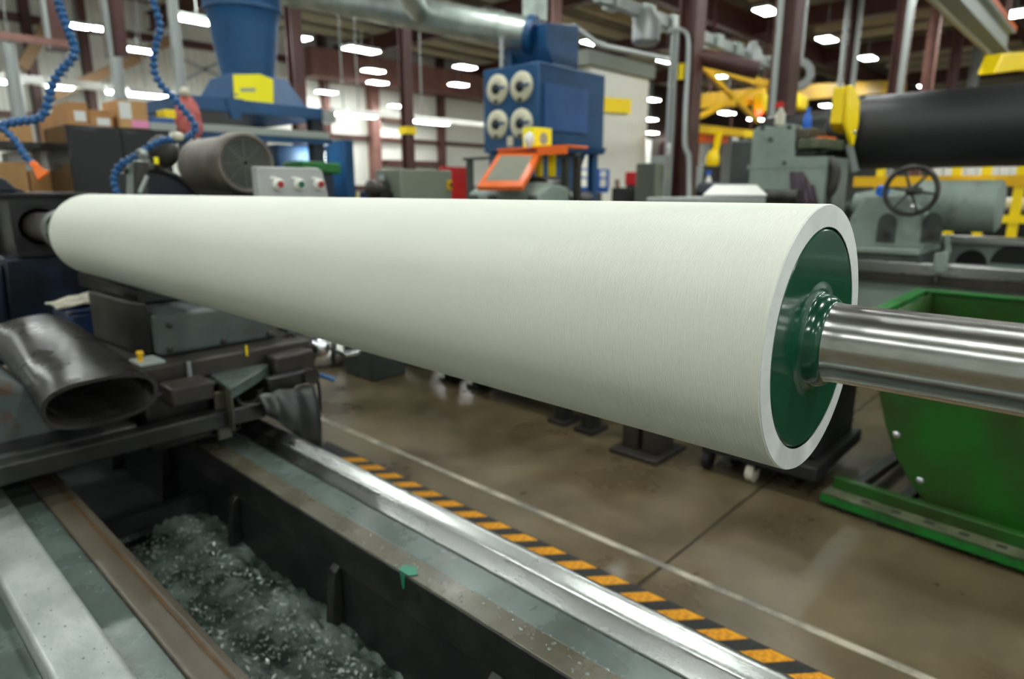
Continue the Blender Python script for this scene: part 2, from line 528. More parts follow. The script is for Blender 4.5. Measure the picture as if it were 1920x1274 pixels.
# conduits on column B
t = thing('conduit_run', 'grey conduit bending over into the brown column', 'conduit', (B_.x, B_.y - .3, 0))
pts = [P(1250, 60, d=9.05), P(1268, 55, d=9.05), P(1284, 60, d=9.05), P(1291, 75, d=9.05), P(1290, 120, d=9.05), P(1285, 200, d=9.05), P(1284, 265, d=9.05), P(1287, 283, d=9.05), P(1292, 300, d=9.05), P(1292, 372, d=9.05)]
MB().tube(bez(pts, 6), .035, 12).build('bent_pipe', 'galv', t)
for px in (1262, 1271):
    a = P(px, 50, d=9.05)
    MB().cyl((a.x, a.y, 0), (a.x, a.y, a.z), .03).build('straight_pipe', 'galv', t)
# conduits on column A and beyond
for px, d, lab in ((1440, 8.15, 'thin conduit on the left flange of the dark column'), (1583, 16.6, 'white conduit beside the yellow guard plate'),
                   (1671, 13.4, 'pale conduit on the column above the black roll'), (1560, 16.6, 'pale thin conduit left of the slim dark column')):
    a = P(px, 300, d=d)
    tag(MB().cyl((a.x, a.y, 0), (a.x, a.y, ZC - .3), .035 if d < 10 else .06).build('conduit', 'galv'), lab, 'conduit')

# cable tray + junction boxes / motors
t = thing('bus_duct', 'silver bus duct with plug-in boxes hung under the roof', 'bus duct', P(1150, 10, y=5.6))
a, b = P(1120, -10, y=5.6), P(1480, 135, y=5.6)
MB().beam(a, b, .12, .16).build('duct_rail', 'galv', t)
for k in range(9):
    q = a + (b - a) * (.06 + .11 * k)
    MB().box(q.x - .12, q.x + .12, q.y - .12, q.y + .12, q.z - .1, q.z + .1).build('joint_box', 'duct', t)
for px, py, s in ((1212, 58, .2), (1410, 108, .17)):
    q = P(px, py, y=5.5)
    MB().lathe((q.x, q.y, q.z - s), (0, 0, 1), [(0, s * .7), (s * .3, s), (s * 1.6, s), (s * 2.2, s * .5), (s * 2.6, s * .4)], 16).build('plug_unit', 'galv', t)
q = P(1500, 140, y=4.2)
t = thing('cable_reel', 'grey cable reel hanging above the bottles', 'cable reel', q)
MB().ring((q.x - .1, q.y, q.z), (1, .3, 0), .24, .13, .16, 24).build('reel', 'galv', t)
MB().cyl((q.x, q.y, q.z + .2), (q.x, q.y, ZC - .3), .025).build('hanger', 'galv', t)
# brown header pipe between the two columns
tag(MB().cyl((B_.x + .15, B_.y - .06, P(1310, 102, x=B_.x).z), (A_.x + .6, A_.y + .6, P(1455, 143, x=A_.x + .6).z + .1), .12).build('header_pipe', 'brown_steel'),
    'thick brown pipe spanning between the two brown columns', 'pipe')
a, b = P(1140, 88, y=8.5), P(1280, 118, y=8.5)
tag(MB().tube([a + Vector((-1.2, 0, .2)), a + Vector((-.4, 0, -.0)), a, b, b + Vector((2, 0, -.02))], .06).build('ceiling_pipe', 'galv'), 'pale pipe running under the roof right of the dust collector', 'pipe')

# runway beam top right
t = thing('runway_beam', 'grey crane runway beam with an orange top flange at the upper right', 'beam', P(1820, 40, y=1.9))
a = P(1812, 0, y=1.9)
b = Vector((P(1884, 98, y=1.9).x, a.y, a.z))
MB().ibeam(a - Vector((5, 0, 0)), b, .2, .36, .025).build('beam', 'cab_grey', t)
MB().beam(a + Vector((-5, -.06, .22)), b + Vector((0, -.06, .22)), .1, .06).build('rail', 'orange_frame', t)
MB().beam(a + Vector((-5, .22, -.1)), b + Vector((0, .22, -.1)), .05, .06).build('conductor_bar', 'purlin', t)
for x_ in (a.x - 4, b.x - .3):
    MB().cyl((x_, a.y, a.z + .2), (x_, a.y, ZC), .04, n=8).build('hanger', 'brown_steel', t)
t = thing('bridge_crane', 'yellow crane end carriage at the upper right edge', 'crane', P(1900, 120, y=1.3))
a = P(1862, 135, y=1.55)
MB().prism([P(1866, 138, y=1.55), P(1880, 100, y=1.55), P(1930, 96, y=1.55), P(2050, 120, y=1.55), P(2050, 152, y=1.55), P(1930, 130, y=1.55)], (0, .2, 0)).build('end_carriage', 'yellow', t, bevel=.02)
q = P(1915, 146, y=1.55)
MB().cyl((q.x - .25, q.y - .3, q.z), (q.x + .25, q.y - .3, q.z), .14).build('drive_motor', 'yellow', t)

# yellow jib cranes and girders far behind
def hang(t, pts):
    for p in pts:
        MB().cyl((p.x, p.y, p.z), (p.x, p.y, ZC), .05, n=8).build('hanger', 'brown_steel', t)


t = thing('crane_girder', 'broad yellow crane girder with a red indicator light', 'crane', P(1400, 185, y=8.9))
MB().prism([P(1310, 176, y=8.9), P(1438, 163, y=8.9), P(1438, 195, y=8.9), P(1312, 203, y=8.9)], (0, .5, 0)).build('girder', 'crane_yellow', t)
q = P(1424, 200, y=8.8)
MB().box(q.x - .5, q.x + .5, q.y - .3, q.y, q.z - .2, q.z + .3).build('hoist_box', 'yellow', t, bevel=.04)
q = P(1423, 211, y=8.55)
MB().ball((q.x, q.y, q.z), .09).build('indicator', 'glow_red', t)
hang(t, [P(1330, 190, y=9.1), P(1430, 180, y=9.1)])
t = thing('crane_girder', 'yellow crane girder behind the spray bottle', 'crane', P(1520, 170, y=8.6))
MB().prism([P(1474, 160, y=8.6), P(1640, 152, y=8.6), P(1700, 152, y=8.6), P(1700, 172, y=8.6), P(1640, 176, y=8.6), P(1474, 190, y=8.6)], (0, .5, 0)).build('girder', 'crane_yellow', t)
q = P(1486, 194, y=8.5)
MB().box(q.x - .4, q.x + .4, q.y - .35, q.y, q.z - .22, q.z + .22).build('trolley', 'yellow', t, bevel=.05)
hang(t, [P(1490, 168, y=8.8), P(1690, 160, y=8.8)])
t = thing('crane_truss', 'yellow truss boom with crossed braces between the columns', 'crane', P(1380, 140, y=7.5))
for a, b, w in (((1300, 122), (1450, 158), .12), ((1310, 118), (1420, 228), .1), ((1300, 224), (1440, 158), .1), ((1320, 125), (1450, 166), .1)):
    MB().beam(P(*a, y=7.5 + w), P(*b, y=7.5 + w), w, w).build('boom_bar', 'crane_yellow', t)
hang(t, [P(1445, 157, y=7.62), P(1302, 123, y=7.62)])
t = thing('jib_crane', 'yellow jib crane boom seen low between the columns', 'crane', P(1355, 245, y=9.5))
MB().beam(P(1298, 240, y=9.5), P(1408, 252, y=9.5), .2, .22).build('boom', 'yellow', t)
MB().beam(P(1300, 256, y=9.7), P(1360, 258, y=9.7), .2, .35).build('boom_back', 'orange_frame', t)
a, b = P(1349, 246, y=9.3), P(1340, 292, y=9.3)
MB().beam(a, b, .14, .14).build('arm', 'yellow', t)
MB().cyl((P(1303, 244, y=9.5).x, 9.5, 0), (P(1303, 244, y=9.5).x, 9.5, P(1303, 244, y=9.5).z), .12).build('mast', 'yellow', t)
MB().ball(P(1336, 300, y=9.3), .2, sz=1.5).build('hoist', 'yellow', t)
t = thing('crane_girder', 'low yellow beam partly behind the grey-green headstock', 'crane', P(1395, 245, y=11))
MB().prism([P(1362, 244, y=11), P(1412, 244, y=11), P(1412, 258, y=11), P(1362, 254, y=11)], (0, .4, 0)).build('girder', 'orange_frame', t)
hang(t, [P(1370, 246, y=11.2), P(1408, 246, y=11.2)])

# far bright white panels behind the jib
for px0, px1, y0, y1, lab in ((1188, 1222, 262, 320, 'pale bright doorway panel right of the white partition'), (1308, 1335, 260, 318, 'pale panel under the yellow jib boom'),
                              (1348, 1376, 258, 312, 'pale panel right of the jib mast'), (1388, 1402, 258, 318, 'pale narrow panel beside the headstock'), (1244, 1274, 270, 312, 'pale panel left of the brown column')):
    a, b = P(px0, y1, y=20.3), P(px1, y0, y=20.3)
    t = thing('wall_panel', lab, 'panel', (a.x, 20.3, 0))
    MB().box(a.x, b.x, 20.3, 20.42, 0, b.z).build('sheet', 'wall_white', t)
    MB().box(a.x - .08, a.x - .002, 20.25, 20.42, 0, b.z + .1).build('post', 'brown_steel', t)

# ================================================================== LAMPS
def lamp_proto(q, lab, group, w=.75, l=.42, rod=True):
    t = thing('high_bay_lamp', lab, 'lamp', (q.x, q.y, q.z), group)
    MB().prism([(q.x - w / 2, q.y - l / 2, q.z + .02), (q.x + w / 2, q.y - l / 2, q.z + .02), (q.x + w / 2, q.y + l / 2, q.z + .02), (q.x - w / 2, q.y + l / 2, q.z + .02)], (0, 0, .07)).build('housing', 'cab_grey', t)
    MB().prism([(q.x - w / 2 + .02, q.y - l / 2 + .02, q.z), (q.x + w / 2 - .02, q.y - l / 2 + .02, q.z), (q.x + w / 2 - .02, q.y + l / 2 - .02, q.z), (q.x - w / 2 + .02, q.y + l / 2 - .02, q.z)], (0, 0, .022)).build('lens', 'glow', t)
    MB().cyl((q.x, q.y, q.z + .09), (q.x, q.y, ZC), .012, n=6).build('hanger', 'galv', t)
    return t


ZL = 5.9
G1 = [(920, 27), (1112, 81), (1250, 115), (1350, 143), (1430, 166)]
G2 = [(1437, 22), (1550, 75), (1627, 110), (1685, 141), (1734, 163)]
G3 = [(370, 40), (258, 95), (678, 95), (872, 127), (700, 134), (708, 156), (612, 174), (860, 160), (746, 200)]
G4 = [(145, 50), (200, 57), (560, 72)]
G5 = [(1222, 188), (1363, 213), (1417, 225), (1218, 225), (1222, 250), (1306, 202), (1306, 260), (1550, 199), (1268, 256)]
ORD = ['first', 'second', 'third', 'fourth', 'fifth', 'sixth', 'seventh', 'eighth', 'ninth', 'tenth']
for g, lab, grp in ((G1, 'high-bay lamp in the row above the dust collector and partition', 'central row of lamps'), (G2, 'high-bay lamp in the row over the black roll', 'right row of lamps'),
                    (G3, 'high-bay lamp over the left bay near the white back wall', 'left bay lamps'), (G4, 'small high-bay lamp glowing between the left hoses and the cyclone', 'far left lamps'),
                    (G5, 'small distant lamp low above the partition and the yellow cranes', 'distant lamps')):
    order = sorted(range(len(g)), key=lambda i: g[i][0])
    for gi, (px, py) in enumerate(g):
        z = ZL
        if g is G3:
            z = 5.2 if py < 100 else 5.6
        if g is G4:
            z = 5.6
        if g is G5:
            z = 4.3 if px == 1417 else 4.6 if py > 205 else 5.2
        q = P(px, py, z=z)
        if q.y > 23.3:
            q = P(px, py, y=23.0)
        if q.x > 62:
            q = P(px, py, x=61)
        c = lamp_proto(q, ORD[order.index(gi)] + ' from the left: ' + lab, grp, w=.95 if (g is G3 and py < 120) else .6 if g is G4 else .75)
q = P(1905, 27, z=ZL)
lamp_proto(q, 'high-bay lamp at the right edge above the yellow crane carriage', None)
# unseen lamps of the same make, added overhead to light the hall
for i, x in enumerate((-5.5, -1.5, 2.5, 6.5, 10.5, 14.5, 18.5)):
    for j, y in enumerate((-9, -5, -1, 3, 7, 11, 15)):
        q = Vector((x, y, ZL))
        v = q - ORG
        if v.dot(FW) > 0 and v.dot(UP) / v.dot(FW) < 660 / F and abs(v.dot(RT) / v.dot(FW)) < 2.2:
            continue
        lamp_proto(q, 'unseen high-bay lamp added above the frame to light the hall', 'added overhead lamps')

# strip lights in one row along the left bay
ZS = P(640, 213, y=13.2).z
for k, (x0, x1, lab) in enumerate(((176, 212, 'short lit tube light above the tallest cardboard box'), (218, 318, 'long lit tube light left of the red cloth'), (610, 634, 'short lit tube light at the corner of the blue machine'), (640, 752, 'tube light row segment left of the slim brown column'),
                                   (766, 905, 'tube light row segment right of the slim brown column'), (-40, 60, 'tube light row segment at the far left edge'), (62, 168, 'tube light row segment behind the left hose'))):
    a, b = P(x0, 0, y=13.2).x, P(x1, 0, y=13.2).x
    t = thing('tube_light', lab, 'lamp', (a, 13.2, ZS))
    MB().prism([(a, 13.08, ZS), (a, 13.32, ZS), (a, 13.26, ZS + .12), (a, 13.14, ZS + .12)], (b - a, 0, 0)).build('reflector', 'white_plastic', t)
    e = a + (b - a) * (.45 if k > 2 else .97)
    MB().box(a + .03, e, 13.11, 13.29, ZS - .035, ZS - .002).build('tube', 'glow_strip', t)
    MB().cyl((a + .3, 13.2, ZS + .1), (a + .3, 13.2, ZC), .012, n=6).build('hanger', 'galv', t)

# ================================================================== THE ROLL
RX, RZ, RR, Y0, Y1 = 1.011, 1.3805, 0.2, 0.318, 3.79
roll = thing('printing_roll', 'long white rubber-covered roll with green end disc and steel journal', 'roll', (RX, 0, RZ))
MB().lathe((RX, 0, RZ), (0, 1, 0), [(Y0, RR * .8375), (Y0, RR - .0015), (Y0 + .0015, RR), (Y0 + .5, RR), (2, RR), (Y1 - .004, RR), (Y1, RR - .004), (Y1, RR * .83)], 160, cap=False).build('rubber_cover', 'cover', roll)
MB().ring((RX, Y0 - .0012, RZ), (0, 1, 0), RR - .0015, RR * .8375, .0011, 128).build('cover_face', 'cover_face', roll)
rc = RR * .8375
rs = RR * .29
MB().lathe((RX, 0, RZ), (0, 1, 0), [(Y0 - .001, rs + .03), (Y0 - .001, rc - .005), (Y0 + .003, rc - .0004), (Y0 + .08, rc - .0004)], 128, cap=False).build('end_disc', 'green_gloss', roll)
# painted weld fillet round the journal
prof = [(Y0 - .001, rs + .030), (Y0 - .002, rs + .022), (Y0 - .004, rs + .016), (Y0 - .006, rs + .0135), (Y0 - .0085, rs + .0128), (Y0 - .012, rs + .0122), (Y0 - .016, rs + .0108), (Y0 - .020, rs + .0085), (Y0 - .0235, rs + .006), (Y0 - .026, rs + .003), (Y0 - .0275, rs + .0004)]
MB().lathe((RX, 0, RZ), (0, 1, 0), prof, 96, cap=False).build('painted_fillet', 'green_gloss', roll, smooth=80)
ys_ = Y0 - .0255
MB().lathe((RX, 0, RZ), (0, 1, 0), [(ys_ + .003, rs + .003), (ys_ - .006, rs + .0008), (ys_ - .016, rs), (-.9, rs), (-.9, rs * .8), (-1.178, rs * .8)], 128).build('journal', 'steel_shaft', roll, smooth=30)
# far end
MB().lathe((RX, 0, RZ), (0, 1, 0), [(Y1 - .01, RR * .82), (Y1 + .01, RR * .8), (Y1 + .02, .13), (Y1 + .2, .125), (Y1 + .22, .10)], 64).build('far_disc', 'green_gloss', roll)
MB().lathe((RX, 0, RZ), (0, 1, 0), [(Y1 + .2, .12), (Y1 + .55, .118), (Y1 + .56, .1)], 48).build('far_collar', 'steel', roll)
MB().lathe((RX, 0, RZ), (0, 1, 0), [(Y1 + .38, .122), (Y1 + .44, .122)], 48).build('green_band', 'green_gloss', roll)
MB().lathe((RX, 0, RZ), (0, 1, 0), [(Y1 + .56, .105), (Y1 + .8, .09), (5.2, .08)], 48).build('far_journal', 'rust_plate', roll)
# tailstock beyond the right edge carries the journal
t = thing('tailstock', 'dark cast tailstock carrying the near journal beyond the right edge', 'tailstock', (RX, -1.2, .5))
MB().prism([(RX - .25, -1.5, .56), (RX + .25, -1.5, .56), (RX + .15, -1.5, RZ - .1), (RX + .13, -1.5, RZ + .14), (RX - .13, -1.5, RZ + .14), (RX - .15, -1.5, RZ - .1)], (0, .32, 0)).build('body', 'black_cast', t, bevel=.02)

# ================================================================== GRINDER BED
YA, YB, ZB = -1.6, 6.05, 0.5
bed = thing('grinder_bed', 'long wet machine bed with parallel steel ways and an open coolant trough', 'machine bed', (.8, 2.5, 0))
L = YB - YA


def strip(poly, name, m, bevel=.003):
    return MB().prism([(x, YA, z) for x, z in poly], (0, L, 0)).build(name, m, bed, bevel=bevel)


strip([(.02, 0), (.10, 0), (.10, .44), (.02, .44)], 'outer_skirt', 'black_cast')
strip([(.10, .2), (.222, .2), (.222, .455), (.10, .455)], 'lower_ledge', 'green_film')
strip([(.222, .1), (.356, .1), (.356, .515), (.348, .522), (.23, .522), (.222, .515)], 'flat_way', 'way_light', .004)
strip([(.356, .1), (.44, .1), (.44, .498), (.356, .498)], 'drain_channel', 'green_film')
ag = strip([(.44, .1), (.535, .1), (.535, .508), (.515, .512), (.511, .506), (.503, .506), (.499, .512), (.448, .512), (.44, .508)], 'angle_ledge', 'rust_strip')
MB().box(.5035, .5105, YA, YB, .505, .5075).build('rust_streak', 'rust', ag)
strip([(1.045, .38), (1.125, .38), (1.125, .5), (1.045, .5)], 'inner_ledge', 'brown_film')
strip([(1.0405, .372), (1.0448, .372), (1.0448, .4965), (1.0405, .4965)], 'ledge_face', 'black_cast', .001)
strip([(1.045, .05), (1.07, .05), (1.07, .375), (1.06, .38), (1.045, .38)], 'trough_wall', 'pit')
strip([(1.125, .3), (1.225, .3), (1.225, .496), (1.125, .496)], 'painted_flat', 'green_film')
strip([(1.225, .0), (1.345, .0), (1.345, .53), (1.338, .545), (1.322, .552), (1.304, .552), (1.285, .54), (1.262, .538), (1.236, .512), (1.225, .5)], 'vee_way', 'way_steel', .003)
strip([(1.345, .0), (1.40, .0), (1.40, .05), (1.345, .1)], 'outer_foot', 'black_cast')
MB().box(.535, 1.045, YA, YB, .01, .05).build('trough_floor', 'pit', bed)
for k in range(9):      # ribs under the inner ledge
    y = 0.25 + k * .75
    MB().prism([(1.046, y, .06), (.985, y, .06), (1.02, y, .36), (1.044, y, .38)], (0, .04, 0)).build('rib', 'black_cast', bed, bevel=.004)
for y in (2.84, 4.6):   # cross webs
    MB().box(.536, 1.044, y, y + .05, .05, .28).build('cross_web', 'pit', bed)
    MB().box(.536, .70, y - .3, y - .02, .051, .1).build('web_foot', 'pit', bed)
# chute plate leaning into the trough
MB().prism([(.54, 2.35, .42), (.60, 2.35, .42), (.86, 2.95, .13), (.54, 2.95, .13)], (0, .02, .01)).build('chute_plate', 'pit', bed)
# drips of scum and lumps along the ledge
q = P(768, 1072, z=.5)
MB().prism([(1.043, q.y + .03, .502), (1.07, q.y + .035, .502), (1.085, q.y, .502), (1.065, q.y - .035, .502), (1.043, q.y - .02, .502)], (0, 0, .002)).build('scum_drip', 'green_scum', bed)
MB().prism([(1.0402, q.y + .015, .5), (1.0402, q.y - .008, .5), (1.0402, q.y - .002, .455), (1.0402, q.y + .006, .45)], (-.002, 0, 0)).build('scum_drip', 'green_scum', bed)

# sludge in the trough
n, mny = 26, 150
sl = MB()
vs, fs = [], []
for j in range(mny + 1):
    for i in range(n + 1):
        x = .537 + (1.043 - .537) * i / n
        y = -1.2 + (2.84 + 1.2) * j / mny
        e = abs(i / n - .55)
        vs.append((x, y, .19 + .035 * math.sin(x * 9 + y * 3.1) * math.sin(y * 4.3 + x * 5) + random.uniform(-.012, .012) - .08 * max(0, i / n - .66)))
for j in range(mny):
    for i in range(n):
        a = j * (n + 1) + i
        fs.append((a, a + 1, a + n + 2, a + n + 1))
sl.add(vs, fs)
o = sl.build('sludge', 'sludge')
tag(o, 'greenish wet sludge lying in the bed trough', 'sludge')
o['kind'] = 'stuff'
# loose flakes on the sludge (uncountable swarf)
fl = MB()
for k in range(2600):
    x, y = random.uniform(.55, .97), random.uniform(-.9, 2.8)
    z = .19 + .035 * math.sin(x * 9 + y * 3.1) * math.sin(y * 4.3 + x * 5) + .012 - .08 * max(0, (x - .537) / .506 - .66)
    s = random.choice((.003, .004, .005, .007, .011)); w = random.uniform(0, 6.28); c_, s_ = math.cos(w) * s, math.sin(w) * s
    tz = random.uniform(-.006, .006)
    fl.add([(x + c_, y + s_, z + tz), (x - s_ * .5, y + c_ * .5, z), (x - c_, y - s_, z - tz), (x + s_ * .5, y - c_ * .5, z + .003), (x, y, z - .008)], [(0, 1, 2, 3), (0, 4, 1), (1, 4, 2), (2, 4, 3), (3, 4, 0)])
o = fl.build('swarf_flakes', 'flake')
tag(o, 'small wet rubber flakes scattered over the sludge', 'swarf')
o['kind'] = 'stuff'
# water beads lying on ledges and ways
wm = mat('water_bead', (190, 205, 200), 0.04, 0.0)
wmn = wm.node_tree.nodes['Principled BSDF']
wmn.inputs['Transmission Weight'].default_value = .7
wmn.inputs['IOR'].default_value = 1.33
dm = MB()


def drop(x, y, z, r):
    vs = [(x, y, z + r * .45)]
    for rr, zz in ((.7, .3), (1, 0)):
        vs += [(x + r * rr * math.cos(k * 1.047), y + r * rr * 1.3 * math.sin(k * 1.047), z + r * zz) for k in range(6)]
    dm.add(vs, [(0, 1 + k, 1 + (k + 1) % 6) for k in range(6)] + [(1 + k, 7 + k, 7 + (k + 1) % 6, 1 + (k + 1) % 6) for k in range(6)])


for k in range(420):
    y = random.betavariate(1.2, 1.6) * 2.6 - .1
    side = random.random()
    if side < .3:
        drop(random.uniform(1.055, 1.12), y * .7, .5, random.uniform(.002, .005))
    elif side < .5:
        drop(random.uniform(1.118, 1.135), y, .498, random.uniform(.002, .004))
    elif side < .75:
        drop(random.uniform(1.305, 1.325), y, .551, random.uniform(.0015, .003))
    elif side < .9:
        drop(random.uniform(.235, .345), y + .6, .5215, random.uniform(.002, .004))
    else:
        drop(random.uniform(.36, .5), y + .6, .498 if random.random() < .6 else .511, random.uniform(.002, .004))
o = dm.build('water_beads', wm)
tag(o, 'water beads standing on the wet ways and ledges', 'water')
o['kind'] = 'stuff'

# ================================================================== HEADSTOCK at the far left
hs = thing('headstock', 'dark headstock block on a blue pedestal holding the far journal', 'headstock', (1.0, 5.2, .5))
blk = MB()
n = 40
# front plate with a round opening, then the block behind
fx0, fx1, fz0, fz1 = .87, 1.28, 1.2, 1.56
ring_in = [(RX + .115 * math.cos(2 * math.pi * k / n), RZ + .115 * math.sin(2 * math.pi * k / n)) for k in range(n)]
ring_out = []
for k in range(n):
    c_, s_ = math.cos(2 * math.pi * k / n), math.sin(2 * math.pi * k / n)
    tt = min((((fx1 if c_ > 0 else fx0) - RX) / c_) if abs(c_) > 1e-6 else 9, (((fz1 if s_ > 0 else fz0) - RZ) / s_) if abs(s_) > 1e-6 else 9)
    ring_out.append((RX + c_ * tt, RZ + s_ * tt))
vs = [(x, 4.9, z) for x, z in ring_in] + [(x, 4.9, z) for x, z in ring_out] + [(x, 5.3, z) for x, z in ring_in] + [(x, 5.3, z) for x, z in ring_out]
fs = []
for k in range(n):
    j = (k + 1) % n
    fs += [(k, j, n + j, n + k), (2 * n + k, 3 * n + k, 3 * n + j, 2 * n + j), (k, 2 * n + k, 2 * n + j, j), (n + k, n + j, 3 * n + j, 3 * n + k)]
blk.add(vs, fs).build('spindle_block', 'black_cast', hs)
MB().ring((RX, 4.895, RZ), (0, 1, 0), .135, .112, .01).build('bore_ring', 'black_matte', hs)
MB().box(.84, 1.3, 5.3, 5.9, 1.18, 1.58).build('rear_housing', 'black_cast', hs, bevel=.02)
MB().box(.80, 1.34, 4.86, 6.0, 1.56, 1.585).build('top_plate', 'black_cast', hs, bevel=.006)
MB().prism([(.76, 4.92, .556), (1.3, 4.92, .556), (1.22, 4.92, 1.2), (.80, 4.92, 1.2)], (0, 1.0, 0)).build('pedestal', 'dark_blue', hs, bevel=.02)
MB().prism([(.5, 4.88, .556), (.77, 4.88, .556), (.79, 4.88, 1.17), (.62, 4.88, 1.0)], (0, .9, 0)).build('side_web', 'dark_blue', hs, bevel=.02)
b1, b2 = P(0, 333, y=5.1), P(45, 352, y=5.1)
MB().prism([(b1.x - .3, 5.0, 1.586), (b2.x, 5.0, 1.586), (b2.x - .06, 5.0, 1.615), (b1.x, 5.0, b1.z), (b1.x - .3, 5.0, b1.z + .02)], (0, .5, 0)).build('belt_guard', 'dark_blue', hs, bevel=.02)

# ================================================================== CARRIAGE
cg = thing('grinder_carriage', 'black oily carriage straddling the bed with grey cross-slide block', 'carriage', (.9, 3.0, .52))
# saddle over the left ways
a0, a1, a2 = P(-30, 700, y=2.86), P(70, 735, y=2.86), P(130, 800, y=2.86)
MB().prism([(-.3, 2.86, .56), (.78, 2.86, .56), (.80, 2.86, .70), (a2.x, 2.86, .72), (a2.x - .05, 2.86, a2.z), (a1.x, 2.86, a1.z), (a0.x, 2.86, a0.z), (-.3, 2.86, a0.z)], (0, .9, 0)).build('left_saddle', 'grey_paint', cg, bevel=.03, seg=3)
MB().prism([(-.1, 2.72, .64), (.78, 2.72, .64), (.78, 2.72, .71), (-.1, 2.72, .71)], (0, .16, 0)).build('wiper_bar', 'black_cast', cg, bevel=.015)
MB().box(-.1, 1.26, 2.64, 2.715, .625, .70).build('cross_girder', 'black_cast', cg, bevel=.01)
MB().box(.82, 1.2, 2.76, 4.2, .556, .80).build('saddle_bridge', 'black_cast', cg, bevel=.012)
MB().box(.89, 1.06, 2.66, 2.80, .755, .835).build('saddle_edge', 'rust_plate', cg, bevel=.01)
MB().box(.83, 1.62, 2.86, 3.76, .80, .885).build('slide_base', 'rust_plate', cg, bevel=.01)
a, b = P(300, 672, y=3.0), P(522, 636, y=3.0)
MB().box(a.x, b.x, 3.0, 3.65, .887, 1.075).build('tool_block', 'grey_paint', cg, bevel=.02, seg=3)
MB().prism([(.925, 3.2, .887), (.972, 3.05, .887), (.972, 3.6, .887), (.90, 3.65, .887)], (0, 0, .24)).build('block_cheek', 'black_cast', cg, bevel=.015)
MB().box(1.0, 1.5, 3.3, 4.2, 1.078, 1.16).build('upper_slide', 'black_cast', cg, bevel=.012)
MB().box(.98, 1.06, 2.965, 2.998, .80, .86).build('pad', 'panel_grey', cg)
# lip tray to the right
a, b, c, d = P(382, 700, z=.79), P(468, 668, z=.79), P(508, 690, z=.79), P(432, 737, z=.79)
MB().prism([a, b, c, d], (0, 0, .018)).build('drip_tray', 'green_film', cg, bevel=.004)
e = P(432, 737, z=.79)
MB().prism([a, d, d + Vector((0, 0, -.17)), a + Vector((0, .02, -.2))], (.012, .012, 0)).build('tray_bracket', 'brown_film', cg)
MB().prism([d, c, c + Vector((0, 0, -.03)), d + Vector((0, 0, -.03))], (.006, .01, 0)).build('tray_lip', 'green_film', cg)
MB().box(1.06, 1.2, 2.76, 3.3, .5545, .79).build('right_saddle', 'black_cast', cg, bevel=.01)
MB().box(1.2, 1.52, 2.84, 3.3, .56, .80).build('apron_housing', 'black_cast', cg, bevel=.015)
# clamp bar over the skirt
a, b = P(498, 722, y=2.72), P(584, 702, y=2.72)
MB().beam(a, b, .05, .065).build('clamp_bar', 'black_cast', cg, bevel=.008)
MB().cyl(b + Vector((-.02, -.045, 0)), b + Vector((-.02, .06, 0)), .038).build('clamp_eye', 'iron', cg)
MB().beam(P(505, 690, y=2.82), P(578, 672, y=2.82), .12, .11).build('rack_housing', 'rust_plate', cg, bevel=.01)
a, b = P(590, 700, y=2.75), P(628, 713, y=2.7)
MB().cyl(a, b, .011).build('lever', 'hose_blue', cg)
# rubber skirt on the apron
path = bez([P(486, 742, y=2.62), P(510, 735, y=2.62), P(545, 728, y=2.64), P(578, 722, y=2.68), P(590, 724, y=2.72)], 6)
low = bez([P(500, 780, y=2.56), P(525, 793, y=2.56), P(562, 822, y=2.58), P(595, 836, y=2.62), P(603, 836, y=2.68)], 6)
sk = MB()
m = len(path)
vs = []
for k in range(7):
    t_ = k / 6
    vs += [p.lerp(q_, t_) + Vector((0, -.03 * math.sin(t_ * 3.0) + .012 * math.sin(i * .9), 0)) for i, (p, q_) in enumerate(zip(path, low))]
fs = [(k * m + i, k * m + i + 1, (k + 1) * m + i + 1, (k + 1) * m + i) for k in range(6) for i in range(m - 1)]
sk.add(vs, fs)
o = sk.build('rubber_skirt', 'rubber_dull', cg)
so = o.modifiers.new('thickness', 'SOLIDIFY'); so.thickness = .008
MB().tube(bez([P(585, 690, y=2.7), P(597, 720, y=2.7), P(600, 770, y=2.7), P(592, 805, y=2.7)], 8), .008).build('skirt_edge_hose', 'black_matte', cg)
MB().cyl(P(478, 752, y=2.75), P(492, 752, y=2.75) + Vector((.06, .03, 0)), .05).build('roller_cap', 'iron', cg)
a = P(603, 830, y=2.9)
MB().box(1.56, 1.62, 2.8, 2.95, .3, .52).build('lower_bracket', 'teal_dark', cg, bevel=.01)
# feed handwheel group
a = P(560, 652, y=3.1)
MB().cyl(P(540, 650, y=3.15), P(590, 655, y=3.05), .07).build('gear_hub', 'iron', cg)
MB().ball(P(598, 652, y=3.02), .058).build('chrome_dial', 'chrome', cg)
MB().ring(P(622, 655, y=3.1), (.7, -.5, 0), .085, .065, .02).build('handwheel', 'iron', cg)
a, b = P(645, 665, y=2.98), P(672, 659, y=2.98)
MB().cyl(a, b, .013, .019).build('crank_handle', 'chrome', cg, bevel=.004)
MB().cyl(P(620, 655, y=3.08), P(646, 665, y=3.0), .009).build('crank_arm', 'iron', cg)
